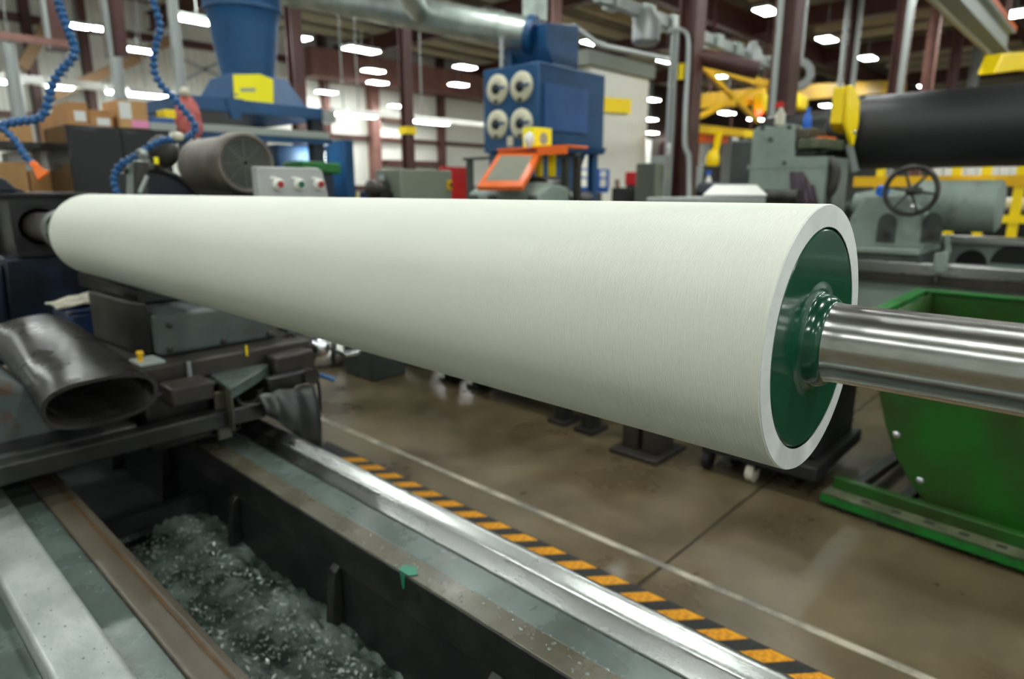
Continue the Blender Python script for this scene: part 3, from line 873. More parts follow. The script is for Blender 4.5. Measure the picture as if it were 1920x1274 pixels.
# yellow straps / tags
MB().box(P(463, 660, y=2.85).x - .004, P(463, 660, y=2.85).x + .004, 2.85, 2.856, P(463, 668, y=2.85).z, P(463, 648, y=2.85).z).build('tag', 'yellow', cg)
for px, py in ((318, 610), (318, 655), (420, 640), (505, 626)):
    q = P(px, py, y=2.998)
    MB().lathe((q.x, 2.999, q.z), (0, -1, 0), [(0, .014), (.008, .014), (.012, .008)], 12).build('block_bolt', 'iron', cg)
a = P(330, 676, y=2.99)
MB().cyl((a.x, 2.85, .80), (a.x, 2.85, .886), .009).build('drain_pipe', 'galv', cg)
q = P(268, 668, z=.888)
MB().box(.86, .96, 2.88, 3.02, .886, .90).build('knob_plate', 'cab_grey', cg, bevel=.004)
MB().lathe((.885, 2.95, .90), (0, 0, 1), [(0, .012), (.02, .01), (.03, .016), (.042, .012)], 16).build('brass_knob', 'crane_yellow', cg)
for k in range(4):
    x_ = 1.24 + k * .075
    MB().cyl((x_, 2.835, .775), (x_, 2.82, .775), .012, n=10).build('apron_bolt', 'iron', cg)
MB().tube(bez([P(525, 640, y=3.0), P(545, 625, y=2.98), P(556, 640, y=2.96), P(560, 668, y=2.9)], 6), .012, 8).build('oil_line', 'black_matte', cg)
MB().tube(bez([P(440, 745, y=2.7), P(455, 760, y=2.66), P(475, 757, y=2.66), P(490, 735, y=2.66)], 6), .010, 8).build('oil_line', 'black_matte', cg)
MB().box(P(398, 716, y=2.7).x, P(424, 716, y=2.7).x, 2.69, 2.71, .56, .77).build('bracket_web', 'brown_film', cg, bevel=.003)
# wheel head behind the roll
MB().box(1.42, 2.25, 3.75, 5.0, .62, 1.42).build('wheelhead_base', 'black_cast', cg, bevel=.03)
MB().box(1.40, 1.75, 3.4, 3.76, .56, .86).build('wheelhead_slide', 'black_cast', cg, bevel=.02)
# wheel guard disc with rim tube
gc = P(285, 425, y=4.25)
MB().prism([gc + Vector((-.10, 0, -.02))] + [gc + Vector((.325 * math.cos(w), 0, .325 * math.sin(w))) for w in [R(-8 + 115 * k / 30) for k in range(31)]], (0, .18, 0)).build('wheel_guard', 'dark_blue', cg, bevel=.01)
arc = [gc + Vector((.335 * math.cos(w), -.01, .335 * math.sin(w))) for w in [R(-5 + 115 * k / 30) for k in range(31)]]
MB().tube(arc, .016).build('guard_rim_pipe', 'iron', cg)
MB().beam(P(262, 305, y=4.2), P(262, 365, y=4.2), .09, .06).build('guard_post', 'iron', cg)
MB().ball(P(305, 285, y=4.18), .085, sz=1.1).build('guard_knob', 'iron', cg)
MB().cyl(P(240, 310, y=4.24), P(285, 310, y=4.24), .03).build('nozzle_arm', 'cab_grey', cg)
MB().cyl(P(252, 315, y=4.24), P(250, 366, y=4.24), .035).build('nozzle_post', 'cab_grey', cg)
MB().cyl(P(300, 310, y=4.15), P(326, 291, y=4.25), .012).build('link_rod', 'tan_brace', cg)
MB().cyl(P(222, 352, y=4.5), P(250, 333, y=4.5), .012).build('link_rod', 'tan_brace', cg)
MB().cyl(P(262, 362, y=4.1), P(276, 330, y=4.1), .012).build('link_rod', 'galv', cg)
MB().box(P(292, 300, y=4.1).x - .012, P(292, 300, y=4.1).x + .012, 4.09, 4.1, P(292, 308, y=4.1).z, P(292, 295, y=4.1).z).build('paint_mark', 'yellow_box', cg)

# oval rubber sleeve lying on the saddle
sv = MB()
path = bez([P(193, 752, y=2.55), P(176, 733, y=2.7), P(135, 695, y=2.95), P(92, 655, y=3.25), P(62, 632, y=3.5)], 5)
n = 40
for layer, (ax, az) in enumerate(((.184, .086), (.170, .072))):
    for i, p in enumerate(path):
        k2 = i / (len(path) - 1)
        for k in range(n):
            w = 2 * math.pi * k / n
            cx_, sz_ = math.cos(w), math.sin(w)
            rx = ax * (1 - .16 * k2)
            x = math.copysign(abs(cx_) ** .8, cx_) * rx
            z = math.copysign(abs(sz_) ** .8, sz_) * az * (1 + .1 * k2)
            wob = .003 * math.sin(5 * w + i * .7) * min(1, i / 4)
            sv.v.append((p.x + x, p.y, p.z + z + wob + x * .02))
m = len(path)
for layer in (0, 1):
    for i in range(m - 1):
        for k in range(n):
            j = (k + 1) % n
            o_ = layer * m * n
            f_ = (o_ + i * n + k, o_ + i * n + j, o_ + (i + 1) * n + j, o_ + (i + 1) * n + k)
            sv.f.append(f_ if layer == 0 else f_[::-1])
for k in range(n):
    j = (k + 1) % n
    sv.f.append((k, m * n + k, m * n + j, j))
    o_ = (m - 1) * n
    sv.f.append((o_ + k, o_ + j, m * n + o_ + j, m * n + o_ + k))
o = sv.build('rubber_sleeve', 'rubber_black', smooth=70)
tag(o, 'flattened black rubber sleeve lying open-ended on the carriage', 'sleeve')

# small things at the back of the saddle
q = P(170, 610, y=3.78)
t = thing('tool_box', 'chipped dark blue box behind the rubber sleeve', 'box', (q.x, 3.8, .801))
MB().box(P(132, 610, y=3.78).x, P(217, 610, y=3.78).x, 3.78, 4.1, .801, P(170, 585, y=3.78).z).build('body', 'blue_chip', t, bevel=.015)
MB().box(P(130, 610, y=3.78).x, P(219, 610, y=3.78).x, 3.77, 4.11, P(170, 585, y=3.78).z, P(170, 579, y=3.78).z).build('lid', 'blue_chip', t, bevel=.006)
rg = MB()
c0 = P(162, 568, y=3.9)
n = 14
vs, fs = [], []
for j in range(n + 1):
    for i in range(n + 1):
        x, y = (i / n - .5) * .30, (j / n - .5) * .22
        r_ = math.hypot(x / .15, y / .11)
        vs.append((c0.x + x, 3.93 + y, P(170, 579, y=3.78).z + .006 + max(0, .045 * (1 - r_ * .8)) + .012 * math.sin(x * 50 + y * 30) * math.cos(y * 60)  * max(0, 1 - r_ * .7)+ .012))
for j in range(n):
    for i in range(n):
        a = j * (n + 1) + i
        fs.append((a, a + 1, a + n + 2, a + n + 1))
o = rg.add(vs, fs).build('shop_rag', 'white_cloth')
so = o.modifiers.new('thickness', 'SOLIDIFY'); so.thickness = .01
tag(o, 'crumpled whitish rag on the chipped blue box', 'rag')
q = P(222, 640, y=3.71)
t = thing('spray_can', 'slim red and white can standing on the carriage', 'can', (q.x, 3.71, .886))
MB().lathe((q.x, 3.71, .886), (0, 0, 1), [(0, .026), (.005, .028), (.07, .028), (.072, .026)], 20).build('lower_label', 'white_plastic', t)
MB().lathe((q.x, 3.71, .959), (0, 0, 1), [(0, .028), (.07, .028), (.085, .018), (.10, .01)], 20).build('upper_body', 'red', t)

# ---- motor
mc = P(463, 306, y=3.95)
mt = thing('electric_motor', 'round grimy electric motor with ribbed fan cover behind the roll', 'motor', (mc.x, 4.2, mc.z - .2))
rm = .182
MB().lathe(mc, (0, 1, 0), [(.10, rm * .9), (.12, rm * .93), (.62, rm * .93), (.66, rm * .8), (.70, .06), (.85, .03)], 48).build('stator_body', 'motor', mt)
MB().lathe(mc, (0, 1, 0), [(.02, rm * .80), (0, rm * .86), (.0, rm * .95), (.02, rm), (.14, rm), (.15, rm * .9)], 48, cap=False).build('fan_cover', 'motor', mt)
MB().cyl(mc + Vector((0, .05, 0)), mc + Vector((0, .06, 0)), rm * .82, n=40).build('grille_back', 'black_matte', mt)
for k in range(7):
    r_ = .02 + k * .0195
    MB().ring(mc + Vector((0, .012, 0)), (0, 1, 0), r_ + .0055, r_ - .0035, .012, 36).build('grille_ring', 'grille', mt)
for k in range(4):
    w = k * math.pi / 4
    v = Vector((math.cos(w), 0, math.sin(w))) * rm * .84
    MB().beam(mc + Vector((0, .03, 0)) - v, mc + Vector((0, .03, 0)) + v, .012, .012, up=(0, 1, 0)).build('grille_bar', 'grille', mt)
MB().box(mc.x + rm * .85, mc.x + rm * 1.12, 4.05, 4.3, mc.z - .09, mc.z + .04).build('terminal_box', 'motor', mt, bevel=.01)
MB().box(mc.x - .06, mc.x + .16, 4.05, 4.6, mc.z - rm * .93 - .06, mc.z - rm * .6).build('foot', 'black_cast', mt, bevel=.01)
# motor stand
t = thing('motor_stand', 'dark motor pedestal hidden behind the roll top', 'stand', (mc.x, 4.3, 1.42))
MB().box(mc.x - .04, mc.x + .2, 4.0, 4.65, 1.421, mc.z - rm * .93 - .062).build('block', 'black_cast', t, bevel=.01)

# ---- push-button panel
pa, pb = P(486, 366, y=3.5), P(628, 366, y=3.5)
pz = P(520, 313, y=3.5).z
bp = thing('button_panel', 'sloped grey push-button panel right of the motor', 'control panel', ((pa.x + pb.x) / 2, 3.6, 1.45))
pr_ = P(600, 318, y=3.5)
MB().prism([(pa.x, 3.5, 1.36), (pb.x, 3.5, 1.36), (pr_.x + .015, 3.5, pz - .015), (pr_.x - .02, 3.5, pz), (pa.x, 3.5, pz)], (0, .07, 0)).build('case', 'panel_grey', bp, bevel=.008)
MB().box((pa.x + pb.x) / 2 - .06, (pa.x + pb.x) / 2 + .06, 3.505, 3.565, .886, 1.358).build('post', 'cab_grey', bp)
for k, px in enumerate((521, 560, 597)):
    q = P(px, 346, y=3.5)
    bz = MB().lathe(q, (0, -1, 0), [(0, .034), (.012, .034), (.016, .026), (.03, .026), (.03, .018)], 24).build('button_bezel', 'white_plastic', bp)
    MB().lathe(q + Vector((0, -.022, 0)), (0, -1, 0), [(0, .019), (.016, .019), (.02, .015)], 20).build('button_cap', 'green_btn' if k == 1 else 'red_btn', bz)
    MB().box(q.x - .045, q.x - .01, 3.494, 3.5, q.z + .03, q.z + .042).build('legend_plate', 'white_plastic', bp)


# ---- segmented coolant hoses
def hose(path, label, seg=.036, rad=.022, nozzle=None):
    pts = resample(bez(path, 10), seg)
    t = thing('coolant_hose', label, 'hose', pts[0])
    me = None
    for a, b in zip(pts, pts[1:]):
        if me is None:
            o = MB().lathe((0, 0, 0), (0, 0, 1), [(-.006, rad * .55), (.001, rad * .7), (seg * .25, rad * 1.1), (seg * .5, rad * 1.08), (seg * .75, rad * .62), (seg * 1.02, rad * .55)], 14).build('hose_segment', 'hose_blue', None)
            me = o.data
        else:
            o = bpy.data.objects.new('hose_segment', me)
            col.objects.link(o)
        o.parent = t
        o.location = a - t.location
        o.rotation_mode = 'QUATERNION'
        o.rotation_quaternion = (b - a).to_track_quat('Z', 'Y')
    return t, pts


h1 = [(118, -150), (116, -60), (110, 0), (118, 30), (130, 62), (141, 92), (134, 112), (112, 135), (96, 165), (88, 200), (78, 220), (52, 226), (26, 229), (0, 236), (-16, 238)]
t1, pts1 = hose([P(x, y, d=3.3 if k else 3.5) for k, (x, y) in enumerate(h1)], 'blue segmented coolant hose at the far left, its spur ending in an orange nozzle')
h1b = [(4, 240), (22, 256), (36, 274), (46, 292), (58, 304), (65, 312)]
t1b, pts1b = hose([P(x, y, d=3.28) for x, y in h1b], 'short blue hose spur carrying the orange nozzle', rad=.018)
o = MB()
a, b = P(62, 306, d=3.27), P(80, 328, d=3.24)
dr = (b - a).normalized()
sd = Vector((RT.x, RT.y, RT.z * 1)) * .62 - UP * -.78 * -1
sd = (RT * .75 + UP * .62).normalized()
nn = dr.cross(sd).normalized()
ring = []
for p, w, h in ((a, .016, .016), (a + dr * .018, .016, .016), (a + dr * .025, .012, .012), (b, .032, .008), (b + dr * .012, .034, .006)):
    ring += [p + sd * w + nn * h, p + sd * w - nn * h, p - sd * w - nn * h, p - sd * w + nn * h]
o.add(ring, [(4 * k + i, 4 * k + (i + 1) % 4, 4 * k + 4 + (i + 1) % 4, 4 * k + 4 + i) for k in range(4) for i in range(4)] + [(0, 1, 2, 3), (19, 18, 17, 16)])
o.build('flat_nozzle', 'orange_plastic', t1b, bevel=.003)
h2 = [(290, -150), (290, -60), (287, 0), (296, 28), (300, 55), (292, 85), (288, 112), (290, 138), (302, 160), (322, 180), (343, 204), (362, 228), (368, 240), (358, 254), (338, 262), (312, 262), (292, 268), (268, 284), (246, 298), (226, 308), (215, 326), (214, 345), (222, 366)]
t2, pts2 = hose([P(x, y, d=3.4 + .25 * min(1, k / 14)) for k, (x, y) in enumerate(h2)], 'blue segmented coolant hose curling down beside the motor', rad=.02)
q = P(334, 256, d=3.6)
MB().ball(q, .032, sz=.8).build('clip', 'white_cloth', t2)
q = P(262, 292, d=3.6)
MB().ring(q + Vector((0, -.01, 0)), (.6, .2, .4), .03, .023, .03, 20).build('clamp_ring', 'galv', t2)
# overhead coolant pipe the hoses hang from
zt = pts1[0].z + .02
t = thing('coolant_pipe', 'overhead coolant pipe feeding the two blue hoses, above the picture', 'pipe', (pts1[0].x, pts1[0].y, zt))
MB().tube([pts1[0] + Vector((-.5, .38, .03)), pts1[0] + Vector((0, 0, .03)), pts2[0] + Vector((0, 0, .03 + zt - .02 - pts2[0].z)), pts2[0] + Vector((1.2, -.9, .03 + zt - .02 - pts2[0].z))], .03).build('pipe', 'galv', t)
for p in (pts1[0], pts2[0]):
    MB().cyl((p.x, p.y, zt), (p.x, p.y, ZC), .008, n=6).build('hanger', 'galv', t)
    MB().cyl((p.x, p.y, p.z - .01), (p.x, p.y, zt + .02), .018).build('fitting', 'hose_blue', t)

q = P(600, 676, z=0)
t = thing('wash_basin', 'round white basin standing on the floor behind the carriage', 'basin', (q.x, q.y, 0))
MB().lathe((q.x, q.y, 0), (0, 0, 1), [(0, .24), (.02, .27), (.10, .31), (.115, .33), (.125, .33), (.12, .30), (.04, .25), (.03, .02)], 48).build('bowl', 'white_plastic', t, smooth=50)
MB().lathe((q.x, q.y, .1), (0, 0, 1), [(0, .335), (.03, .335)], 48, cap=False).build('rim', 'white_plastic', t)
q0, q1 = P(128, 500, y=6.1), P(166, 500, y=6.1)
t = thing('wooden_crate', 'tan wooden crate glimpsed between headstock and carriage', 'crate', ((q0.x + q1.x) / 2, 6.3, 0))
zc0 = P(150, 462, y=6.1).z
for k in range(6):
    MB().box(q0.x - .3, q1.x, 6.1, 6.12, .06 + k * (zc0 - .06) / 6, .04 + (k + 1) * (zc0 - .06) / 6).build('slat', 'cardboard', t)
for x_ in (q0.x - .3, q1.x - .04):
    MB().box(x_, x_ + .04, 6.121, 6.45, 0, zc0).build('post', 'tan_brace', t)

# ================================================================== FLOOR TAPE
tp = thing('hazard_tape', 'yellow and black hazard tape on the floor beside the bed', 'tape', (2.06, 2, 0))
MB().box(1.99, 2.118, -1.6, 3.6, 0.0005, .0022).build('black_tape', 'tape_black', tp)
base = None
for k in range(28):
    y = -1.35 + k * .168
    if base is None:
        base = MB().prism([(2.0, y + .05, .0023), (2.0, y + .135, .0023), (2.112, y + .035, .0023), (2.112, y - .05, .0023)], (0, 0, .0012)).build('yellow_stripe', 'tape_yellow', tp)
    else:
        o = base.copy()
        col.objects.link(o)
        o.location = (0, k * .168, 0)

# ================================================================== MACHINE ROW BEHIND THE ROLL
rowm = thing('small_lathe', 'dark low machine standing behind the white roll on black legs', 'machine', (3.8, 2.8, 0))
MB().box(3.42, 4.3, 2.55, 4.35, .34, 1.12).build('body', 'teal_dark', rowm, bevel=.03)
MB().box(4.35, 5.0, 2.95, 4.4, .2, 1.2).build('rear_body', 'teal_dark', rowm, bevel=.02)
MB().box(3.40, 4.345, 2.53, 4.4, 1.12, 1.2).build('top_bed', 'teal', rowm, bevel=.015)
for px, py in ((838, 715), (890, 728), (1046, 795), (1096, 812)):
    q = P(px, py, z=.0)
    MB().prism([(q.x, q.y - .05, 0), (q.x + .12, q.y - .05, 0), (q.x + .10, q.y - .05, .34), (q.x + .02, q.y - .05, .34)], (0, .09, 0)).build('leg', 'black_cast', rowm, bevel=.008)
    MB().box(q.x - .03, q.x + .16, q.y - .08, q.y + .07, 0, .03).build('foot', 'iron', rowm)
MB().box(3.44, 3.5, 2.2, 4.3, .12, .2).build('tie_bar', 'black_cast', rowm)
# rusty box pedestal
q0, q1 = P(1150, 848, z=0), P(1235, 868, z=0)
t = thing('steel_pedestal', 'rusty box-section pedestal on a floor plate under the roll', 'pedestal', ((q0.x + q1.x) / 2, (q0.y + q1.y) / 2, 0))
MB().box(q0.x - .02, q0.x + .34, q1.y - .02, q0.y + .02, 0, .03).build('floor_plate', 'rust_plate', t, bevel=.004)
ym = (q0.y + q1.y) / 2
MB().box(q0.x + .06, q0.x + .26, ym + .015, q0.y - .02, .03, 1.1).build('box_section', 'rust_plate', t, bevel=.01)
MB().box(q0.x + .06, q0.x + .26, q1.y + .02, ym - .015, .03, 1.1).build('box_section', 'rust_plate', t, bevel=.01)
# black caster dolly
t = thing('caster_dolly', 'low black dolly on white-rimmed casters under the roll end', 'dolly', (3.6, 1.35, 0))
MB().box(3.36, 4.15, .98, 1.62, .12, .2).build('deck', 'black_matte', t, bevel=.01)
for px, py in ((1400, 905), (1500, 900), (1268, 862), (1375, 872)):
    q = P(px, py - 12, z=.055)
    x_, y_ = max(3.42, min(4.1, q.x + .05)), max(1.02, min(1.6, q.y))
    c = MB().cyl((x_, y_ - .02, .055), (x_, y_ + .02, .055), .055).build('caster_wheel', 'white_cloth' if px == 1400 else 'black_matte', t)
    MB().box(x_ - .03, x_ + .03, y_ - .028, y_ + .028, .075, .12).build('fork', 'iron', c)
# a block of black stuff stored on it
tag(MB().box(3.45, 4.1, 1.02, 1.58, .2005, .62).build('black_crate', 'black_matte', bevel=.02), 'plain black crate on the caster dolly', 'crate')

# grey-green control box (left)
a, b = P(752, 372, y=4.5), P(848, 372, y=4.5)
zt = P(800, 318, y=4.5).z
t = thing('control_box', 'grey-green control box with an orange switch beside a red board', 'control box', (a.x, 4.5, 1.2))
MB().box(a.x, b.x, 4.5, 4.85, 1.21, zt).build('case', 'grey_box', t, bevel=.012)
q = P(841, 347, y=4.5)
MB().box(q.x - .02, q.x + .02, 4.478, 4.499, q.z - .04, q.z + .04).build('switch_plate', 'crane_yellow', t)
MB().box(q.x - .008, q.x + .016, 4.46, 4.479, q.z - .02, q.z + .02).build('switch_knob', 'rust', t)
MB().box((a.x + b.x) / 2 - .1, (a.x + b.x) / 2 + .1, 4.55, 4.8, 0, 1.21).build('stand', 'black_cast', t)
q = P(712, 350, y=4.7)
t = thing('pump_motor', 'small tan pump motor left of the grey-green control box', 'motor', (q.x, 4.7, 1.3))
MB().lathe((q.x - .12, 4.7, q.z - .02), (1, 0, 0), [(0, .05), (.02, .075), (.17, .075), (.19, .04)], 24).build('body', 'rust_plate', t)
MB().box(q.x - .06, q.x + .06, 4.6, 4.8, 1.2005, q.z - .05).build('foot', 'black_cast', t)
MB().cyl((q.x + .02, 4.7, q.z + .04), (q.x + .02, 4.7, q.z + .1), .03).build('cap', 'galv', t)
# supports for it
tag(MB().box(q.x - .3, a.x - .01, 4.5, 4.95, 0, 1.199).build('machine_plinth', 'teal_dark', bevel=.02), 'dark plinth carrying the small pump motor behind the roll', 'plinth')

# orange framed guard
og = thing('machine_guard', 'tilted orange guard frame with a window painted pale for its reflection', 'guard', P(955, 350, x=3.75))
TL, TR = P(936, 284, x=4.25), P(1014, 285, x=4.25)
BL, BR = P(893, 350, x=3.75), P(978, 349, x=3.75)
nrm = (TR - TL).cross(BL - TL).normalized()


def lerp2(u, v):
    return (TL.lerp(TR, u)).lerp(BL.lerp(BR, u), v)


for (u0, v0), (u1, v1), nm in (((0, 0), (1, .13), 'top_rail'), ((0, .84), (1, 1), 'bottom_rail'), ((0, .13), (.13, .84), 'side_rail'), ((.86, .13), (1, .84), 'side_rail')):
    MB().prism([lerp2(u0, v0), lerp2(u1, v0), lerp2(u1, v1), lerp2(u0, v1)], nrm * .04).build(nm, 'orange_frame', og, bevel=.006)
MB().prism([lerp2(.12, .12), lerp2(.87, .12), lerp2(.87, .85), lerp2(.12, .85)], nrm * .012).build('window_pane', 'pane', og)
e = P(1068, 286, x=4.25)
MB().box(4.22, 4.5, e.y, TL.y, TL.z - .0, TL.z + .02).build('top_plate', 'orange_frame', og, bevel=.004)
MB().box(4.2, 4.225, e.y, TR.y, TL.z - .05, TL.z + .02).build('top_edge', 'orange_frame', og)
# stanchions
for px in (880, 1060, 1082):
    q = P(px, 300, x=4.4)
    MB().box(4.38, 4.43, q.y - .025, q.y + .025, 1.2, P(px, 296, x=4.4).z).build('stanchion', 'teal_dark' if px != 1082 else 'rust_plate', og)
MB().box(4.37, 4.44, P(1084, 300, x=4.4).y, P(872, 300, x=4.4).y, P(960, 297, x=4.4).z, P(960, 292, x=4.4).z).build('stanchion_rail', 'teal_dark', og)
# yellow carton on the guard
zt0 = TL.z + .0205
a, b, c = P(980, 270, x=4.28), P(1003, 270, x=4.28), P(1043, 270, y=P(1003, 270, x=4.28).y)
t = thing('yellow_carton', 'bright yellow carton with a white bulb on the orange guard', 'carton', (b.x, b.y, zt0))
zc = P(1003, 238, x=4.28).z
MB().box(4.28, min(c.x, 4.5), b.y, a.y, zt0, zc).build('carton', 'yellow_box', t, bevel=.004)
q = P(1022, 264, y=b.y)
MB().lathe((4.28 + (min(c.x, 4.5) - 4.28) * .5, b.y - .0005, zt0 + (zc - zt0) * .45), (0, -1, 0), [(0, .05), (.002, .05)], 24).build('round_print', 'mark', t)
q = P(992, 262, x=4.2)
t = thing('work_lamp_bulb', 'small white lamp bulb in front of the yellow carton', 'bulb', q)
MB().lathe(P(992, 268, x=4.2) + Vector((0, 0, -.04)), (0, 0, 1), [(0, .015), (.02, .03), (.07, .045), (.11, .03), (.125, .008)], 16).build('bulb', 'white_plastic', t)
MB().cyl((4.2, q.y, zt0), (4.2, q.y, P(992, 268, x=4.2).z - .03), .012).build('socket', 'galv', t)
for k, px in enumerate((1012, 1036)):
    q = P(px, 300, x=4.32)
    tag(MB().box(4.30, 4.34, q.y - .022, q.y + .03, P(px, 331, x=4.32).z, TL.z - .006).build('yellow_strap', 'yellow'), ('left' if k == 0 else 'right') + ' yellow strap hanging under the orange guard', 'strap')
# headstock castings of that machine under the guard
for k, (px, py, r_, m_) in enumerate(((1034, 358, .15, 'black_cast'), (1086, 372, .09, 'black_cast'))):
    q = P(px, py + 6, x=4.62 + .1 * k)
    t = thing('round_housing', ('larger black round housing right of the orange guard', 'smaller ringed round housing beside the brown post')[k], 'housing', (q.x, q.y, 1.2))
    MB().lathe((q.x - .2, q.y, q.z), (1, 0, 0), [(0, r_ * .5), (.01, r_ * .9), (.03, r_), (.3, r_), (.33, r_ * .8)], 32).build('drum', m_, t)
    MB().ring((q.x - .21, q.y, q.z), (1, 0, 0), r_ * 1.03, r_ * .9, .03).build('rim', 'cab_grey' if k else 'iron', t)
    MB().box(q.x - .1, q.x + .15, q.y - .1, q.y + .1, 1.2, q.z - r_ * .6).build('foot', 'black_cast', t)
q0, q1 = P(878, 372, x=3.95), P(1010, 372, x=3.95)
t = thing('grey_casting', 'grey-green casting below the orange guard', 'casting', (4.1, (q0.y + q1.y) / 2, 1.2))
MB().prism([(3.9, q1.y, 1.2), (4.35, q1.y, 1.2), (4.35, q1.y, 1.62), (4.1, q1.y, 1.66), (3.95, q1.y, 1.58)], (0, q0.y - q1.y, 0)).build('casting', 'teal', t, bevel=.03)
for px in (890, 925, 1000):
    q = P(px, 358, x=3.9)
    MB().box(3.86, 3.9, q.y - .05, q.y + .03, 1.35, 1.56).build('clamp_block', 'teal_dark', t, bevel=.01)
# pylons beneath the row so that everything stands on the floor
# white console with dark sides
a, b, c, d_ = P(1312, 352, y=2.10), P(1335, 347, y=2.4), P(1420, 347, y=2.4), P(1437, 370, y=2.10)
zb = P(1340, 372, y=2.10).z
t = thing('white_console', 'low white console top in front of the grey-green headstock', 'console', ((a.x + d_.x) / 2, 2.4, 0))
MB().prism([P(1318, 368, y=2.10), P(1438, 368, y=2.10), P(1419, 349, y=2.4), P(1338, 349, y=2.4)], (0, 0, .012)).build('top_sheet', 'white_plastic', t, bevel=.004)
zb = P(1378, 369, y=2.10).z - .003
MB().prism([(a.x, 2.10, zb - .16), (d_.x, 2.10, zb - .16), (d_.x, 2.10, zb), (a.x, 2.10, zb)], (0, .4, 0)).build('case', 'cab_grey', t, bevel=.01)
MB().box(a.x + .05, d_.x - .05, 2.3, 2.4, .0, zb - .161).build('pedestal', 'black_cast', t, bevel=.01)
q = P(1330, 350, y=2.24)
MB().beam(P(1340, 364, y=2.24), P(1348, 346, y=2.5), .02, .012).build('wiper', 'black_matte', t)
q = P(1446, 362, y=2.35)
MB().cyl((q.x - .03, 2.10, q.z - .03), (q.x - .03, 2.5, q.z - .03), .06).build('knob', 'iron', t)
# grey electrical cabinet left of the headstock
a, b = P(1262, 372, y=6.2), P(1316, 372, y=6.2)
t = thing('electrical_cabinet', 'grey electrical cabinet at the foot of the brown column', 'cabinet', (a.x, 6.2, 0))
zt = P(1290, 310, y=6.2).z
MB().box(a.x, b.x, 6.2, 6.7, 0, zt).build('case', 'cab_grey', t, bevel=.01)
MB().box(P(1237, 340, y=6.2).x, a.x - .004, 6.3, 6.7, 0, P(1250, 306, y=6.2).z).build('side_case', 'grey_box', t, bevel=.01)
MB().box(P(1253, 292, y=6.35).x, P(1300, 292, y=6.35).x, 6.35, 6.7, zt, P(1270, 293, y=6.35).z).build('top_box', 'cab_grey', t, bevel=.01)
MB().box(P(1320, 330, y=6.2).x, P(1384, 330, y=6.2).x, 6.6, 6.65, 0, P(1350, 312, y=6.6).z).build('back_screen', 'black_matte', t)
q = P(1324, 335, y=6.15)
t = thing('white_bottle', 'white squeeze bottle with a blue cap by the grey cabinet', 'bottle', (q.x, 6.1, P(1324, 350, y=6.1).z))
z0 = P(1324, 352, y=6.1).z
MB().lathe((q.x, 6.1, z0), (0, 0, 1), [(0, .05), (.16, .06), (.2, .03), (.24, .02)], 16).build('bottle', 'white_plastic', t)
MB().lathe((q.x, 6.1, z0 + .241), (0, 0, 1), [(0, .05), (.07, .045)], 16).build('cap', 'blue_bright', t)
tag(MB().box(q.x - .14, q.x + .14, 5.9, 6.18, 0, z0 - .0005).build('bottle_stand', 'black_cast', bevel=.01), 'dark stand carrying the white bottle with blue cap', 'stand')
q = P(1384, 300, y=7)
tag(MB().cyl((P(1376, 300, y=6.4).x, 6.4, 0), (P(1376, 300, y=6.4).x, 6.4, P(1380, 258, y=6.4).z), .06).build('white_pipe', 'white_plastic'), 'white vertical pipe left of the grey-green headstock', 'pipe')
tag(MB().beam(Vector((P(1400, 318, y=6.9).x - 1.1, 6.9, 0)), P(1400, 318, y=6.9), .06, .06).build('wooden_prop', 'tan_brace'), 'leaning tan wooden prop beside the headstock', 'prop')
tag(MB().beam(Vector((P(1165, 370, y=8.4).x, 8.4, 0)), P(1157, 337, y=8.4), .09, .05).build('wooden_board', 'tan_brace'), 'upright tan wooden board right of the blue railing', 'board')

# blue lift railing, red bins, bins, etc. right of the collector
a, b = P(1088, 372, y=8.8), P(1140, 372, y=8.8)
t = thing('lift_platform', 'bright blue guard railing of a lift platform', 'platform', ((a.x + b.x) / 2, 8.8, 0))
for py in (318, 334):
    MB().box(a.x, b.x, 8.8, 8.84, P(1110, py, y=8.8).z - .02, P(1110, py, y=8.8).z + .02).build('rail', 'blue_bright', t)
MB().box(a.x, b.x, 8.8, 9.6, P(1110, 356, y=8.8).z - .06, P(1110, 356, y=8.8).z + .06).build('deck', 'blue_bright', t)
for k in range(4):
    x = a.x + (b.x - a.x) * k / 3
    MB().box(x - .025, x + .025, 8.8, 8.85, P(1110, 356, y=8.8).z, P(1110, 317, y=8.8).z).build('post', 'blue_bright', t)
MB().box(a.x + .1, b.x - .1, 8.9, 9.5, 0, P(1110, 357, y=8.8).z - .06).build('base', 'cab_grey', t)
for k, (px0, px1, lab) in enumerate(((1190, 1206, 'left red parts bin near the white partition'), (1206, 1224, 'right red parts bin near the white partition'))):
    a, b = P(px0, 347, y=8.2 + k * .3), P(px1, 323, y=8.2 + k * .3)
    t = thing('parts_bin', lab, 'bin', (a.x, 8.2 + k * .3, a.z), )
    MB().prism([(a.x, 8.2 + k * .3, a.z), (b.x, 8.2 + k * .3, a.z), (b.x, 8.2 + k * .3, b.z - .03), (a.x, 8.2 + k * .3, b.z)], (0, .26, 0)).build('bin', 'red', t, bevel=.01)
    MB().box(a.x + .02, b.x - .02, 8.21 + k * .3, 8.44 + k * .3, 0, a.z - .0005).build('rack', 'black_matte', t)
a, b = P(1172, 372, y=7.8), P(1207, 352, y=7.8)
tag(MB().box(a.x, b.x, 7.8, 8.15, 0, b.z).build('black_drum_box', 'black_matte', bevel=.02), 'black box below the red parts bins', 'box')
q = P(1214, 360, y=7.6)
t = thing('yellow_jug', 'white jug with a yellow top right of the black box', 'jug', (q.x, 7.7, 0))
MB().lathe((q.x, 7.7, 0), (0, 0, 1), [(0, .1), (P(1214, 359, y=7.7).z, .1)], 20).build('stand', 'white_plastic', t)
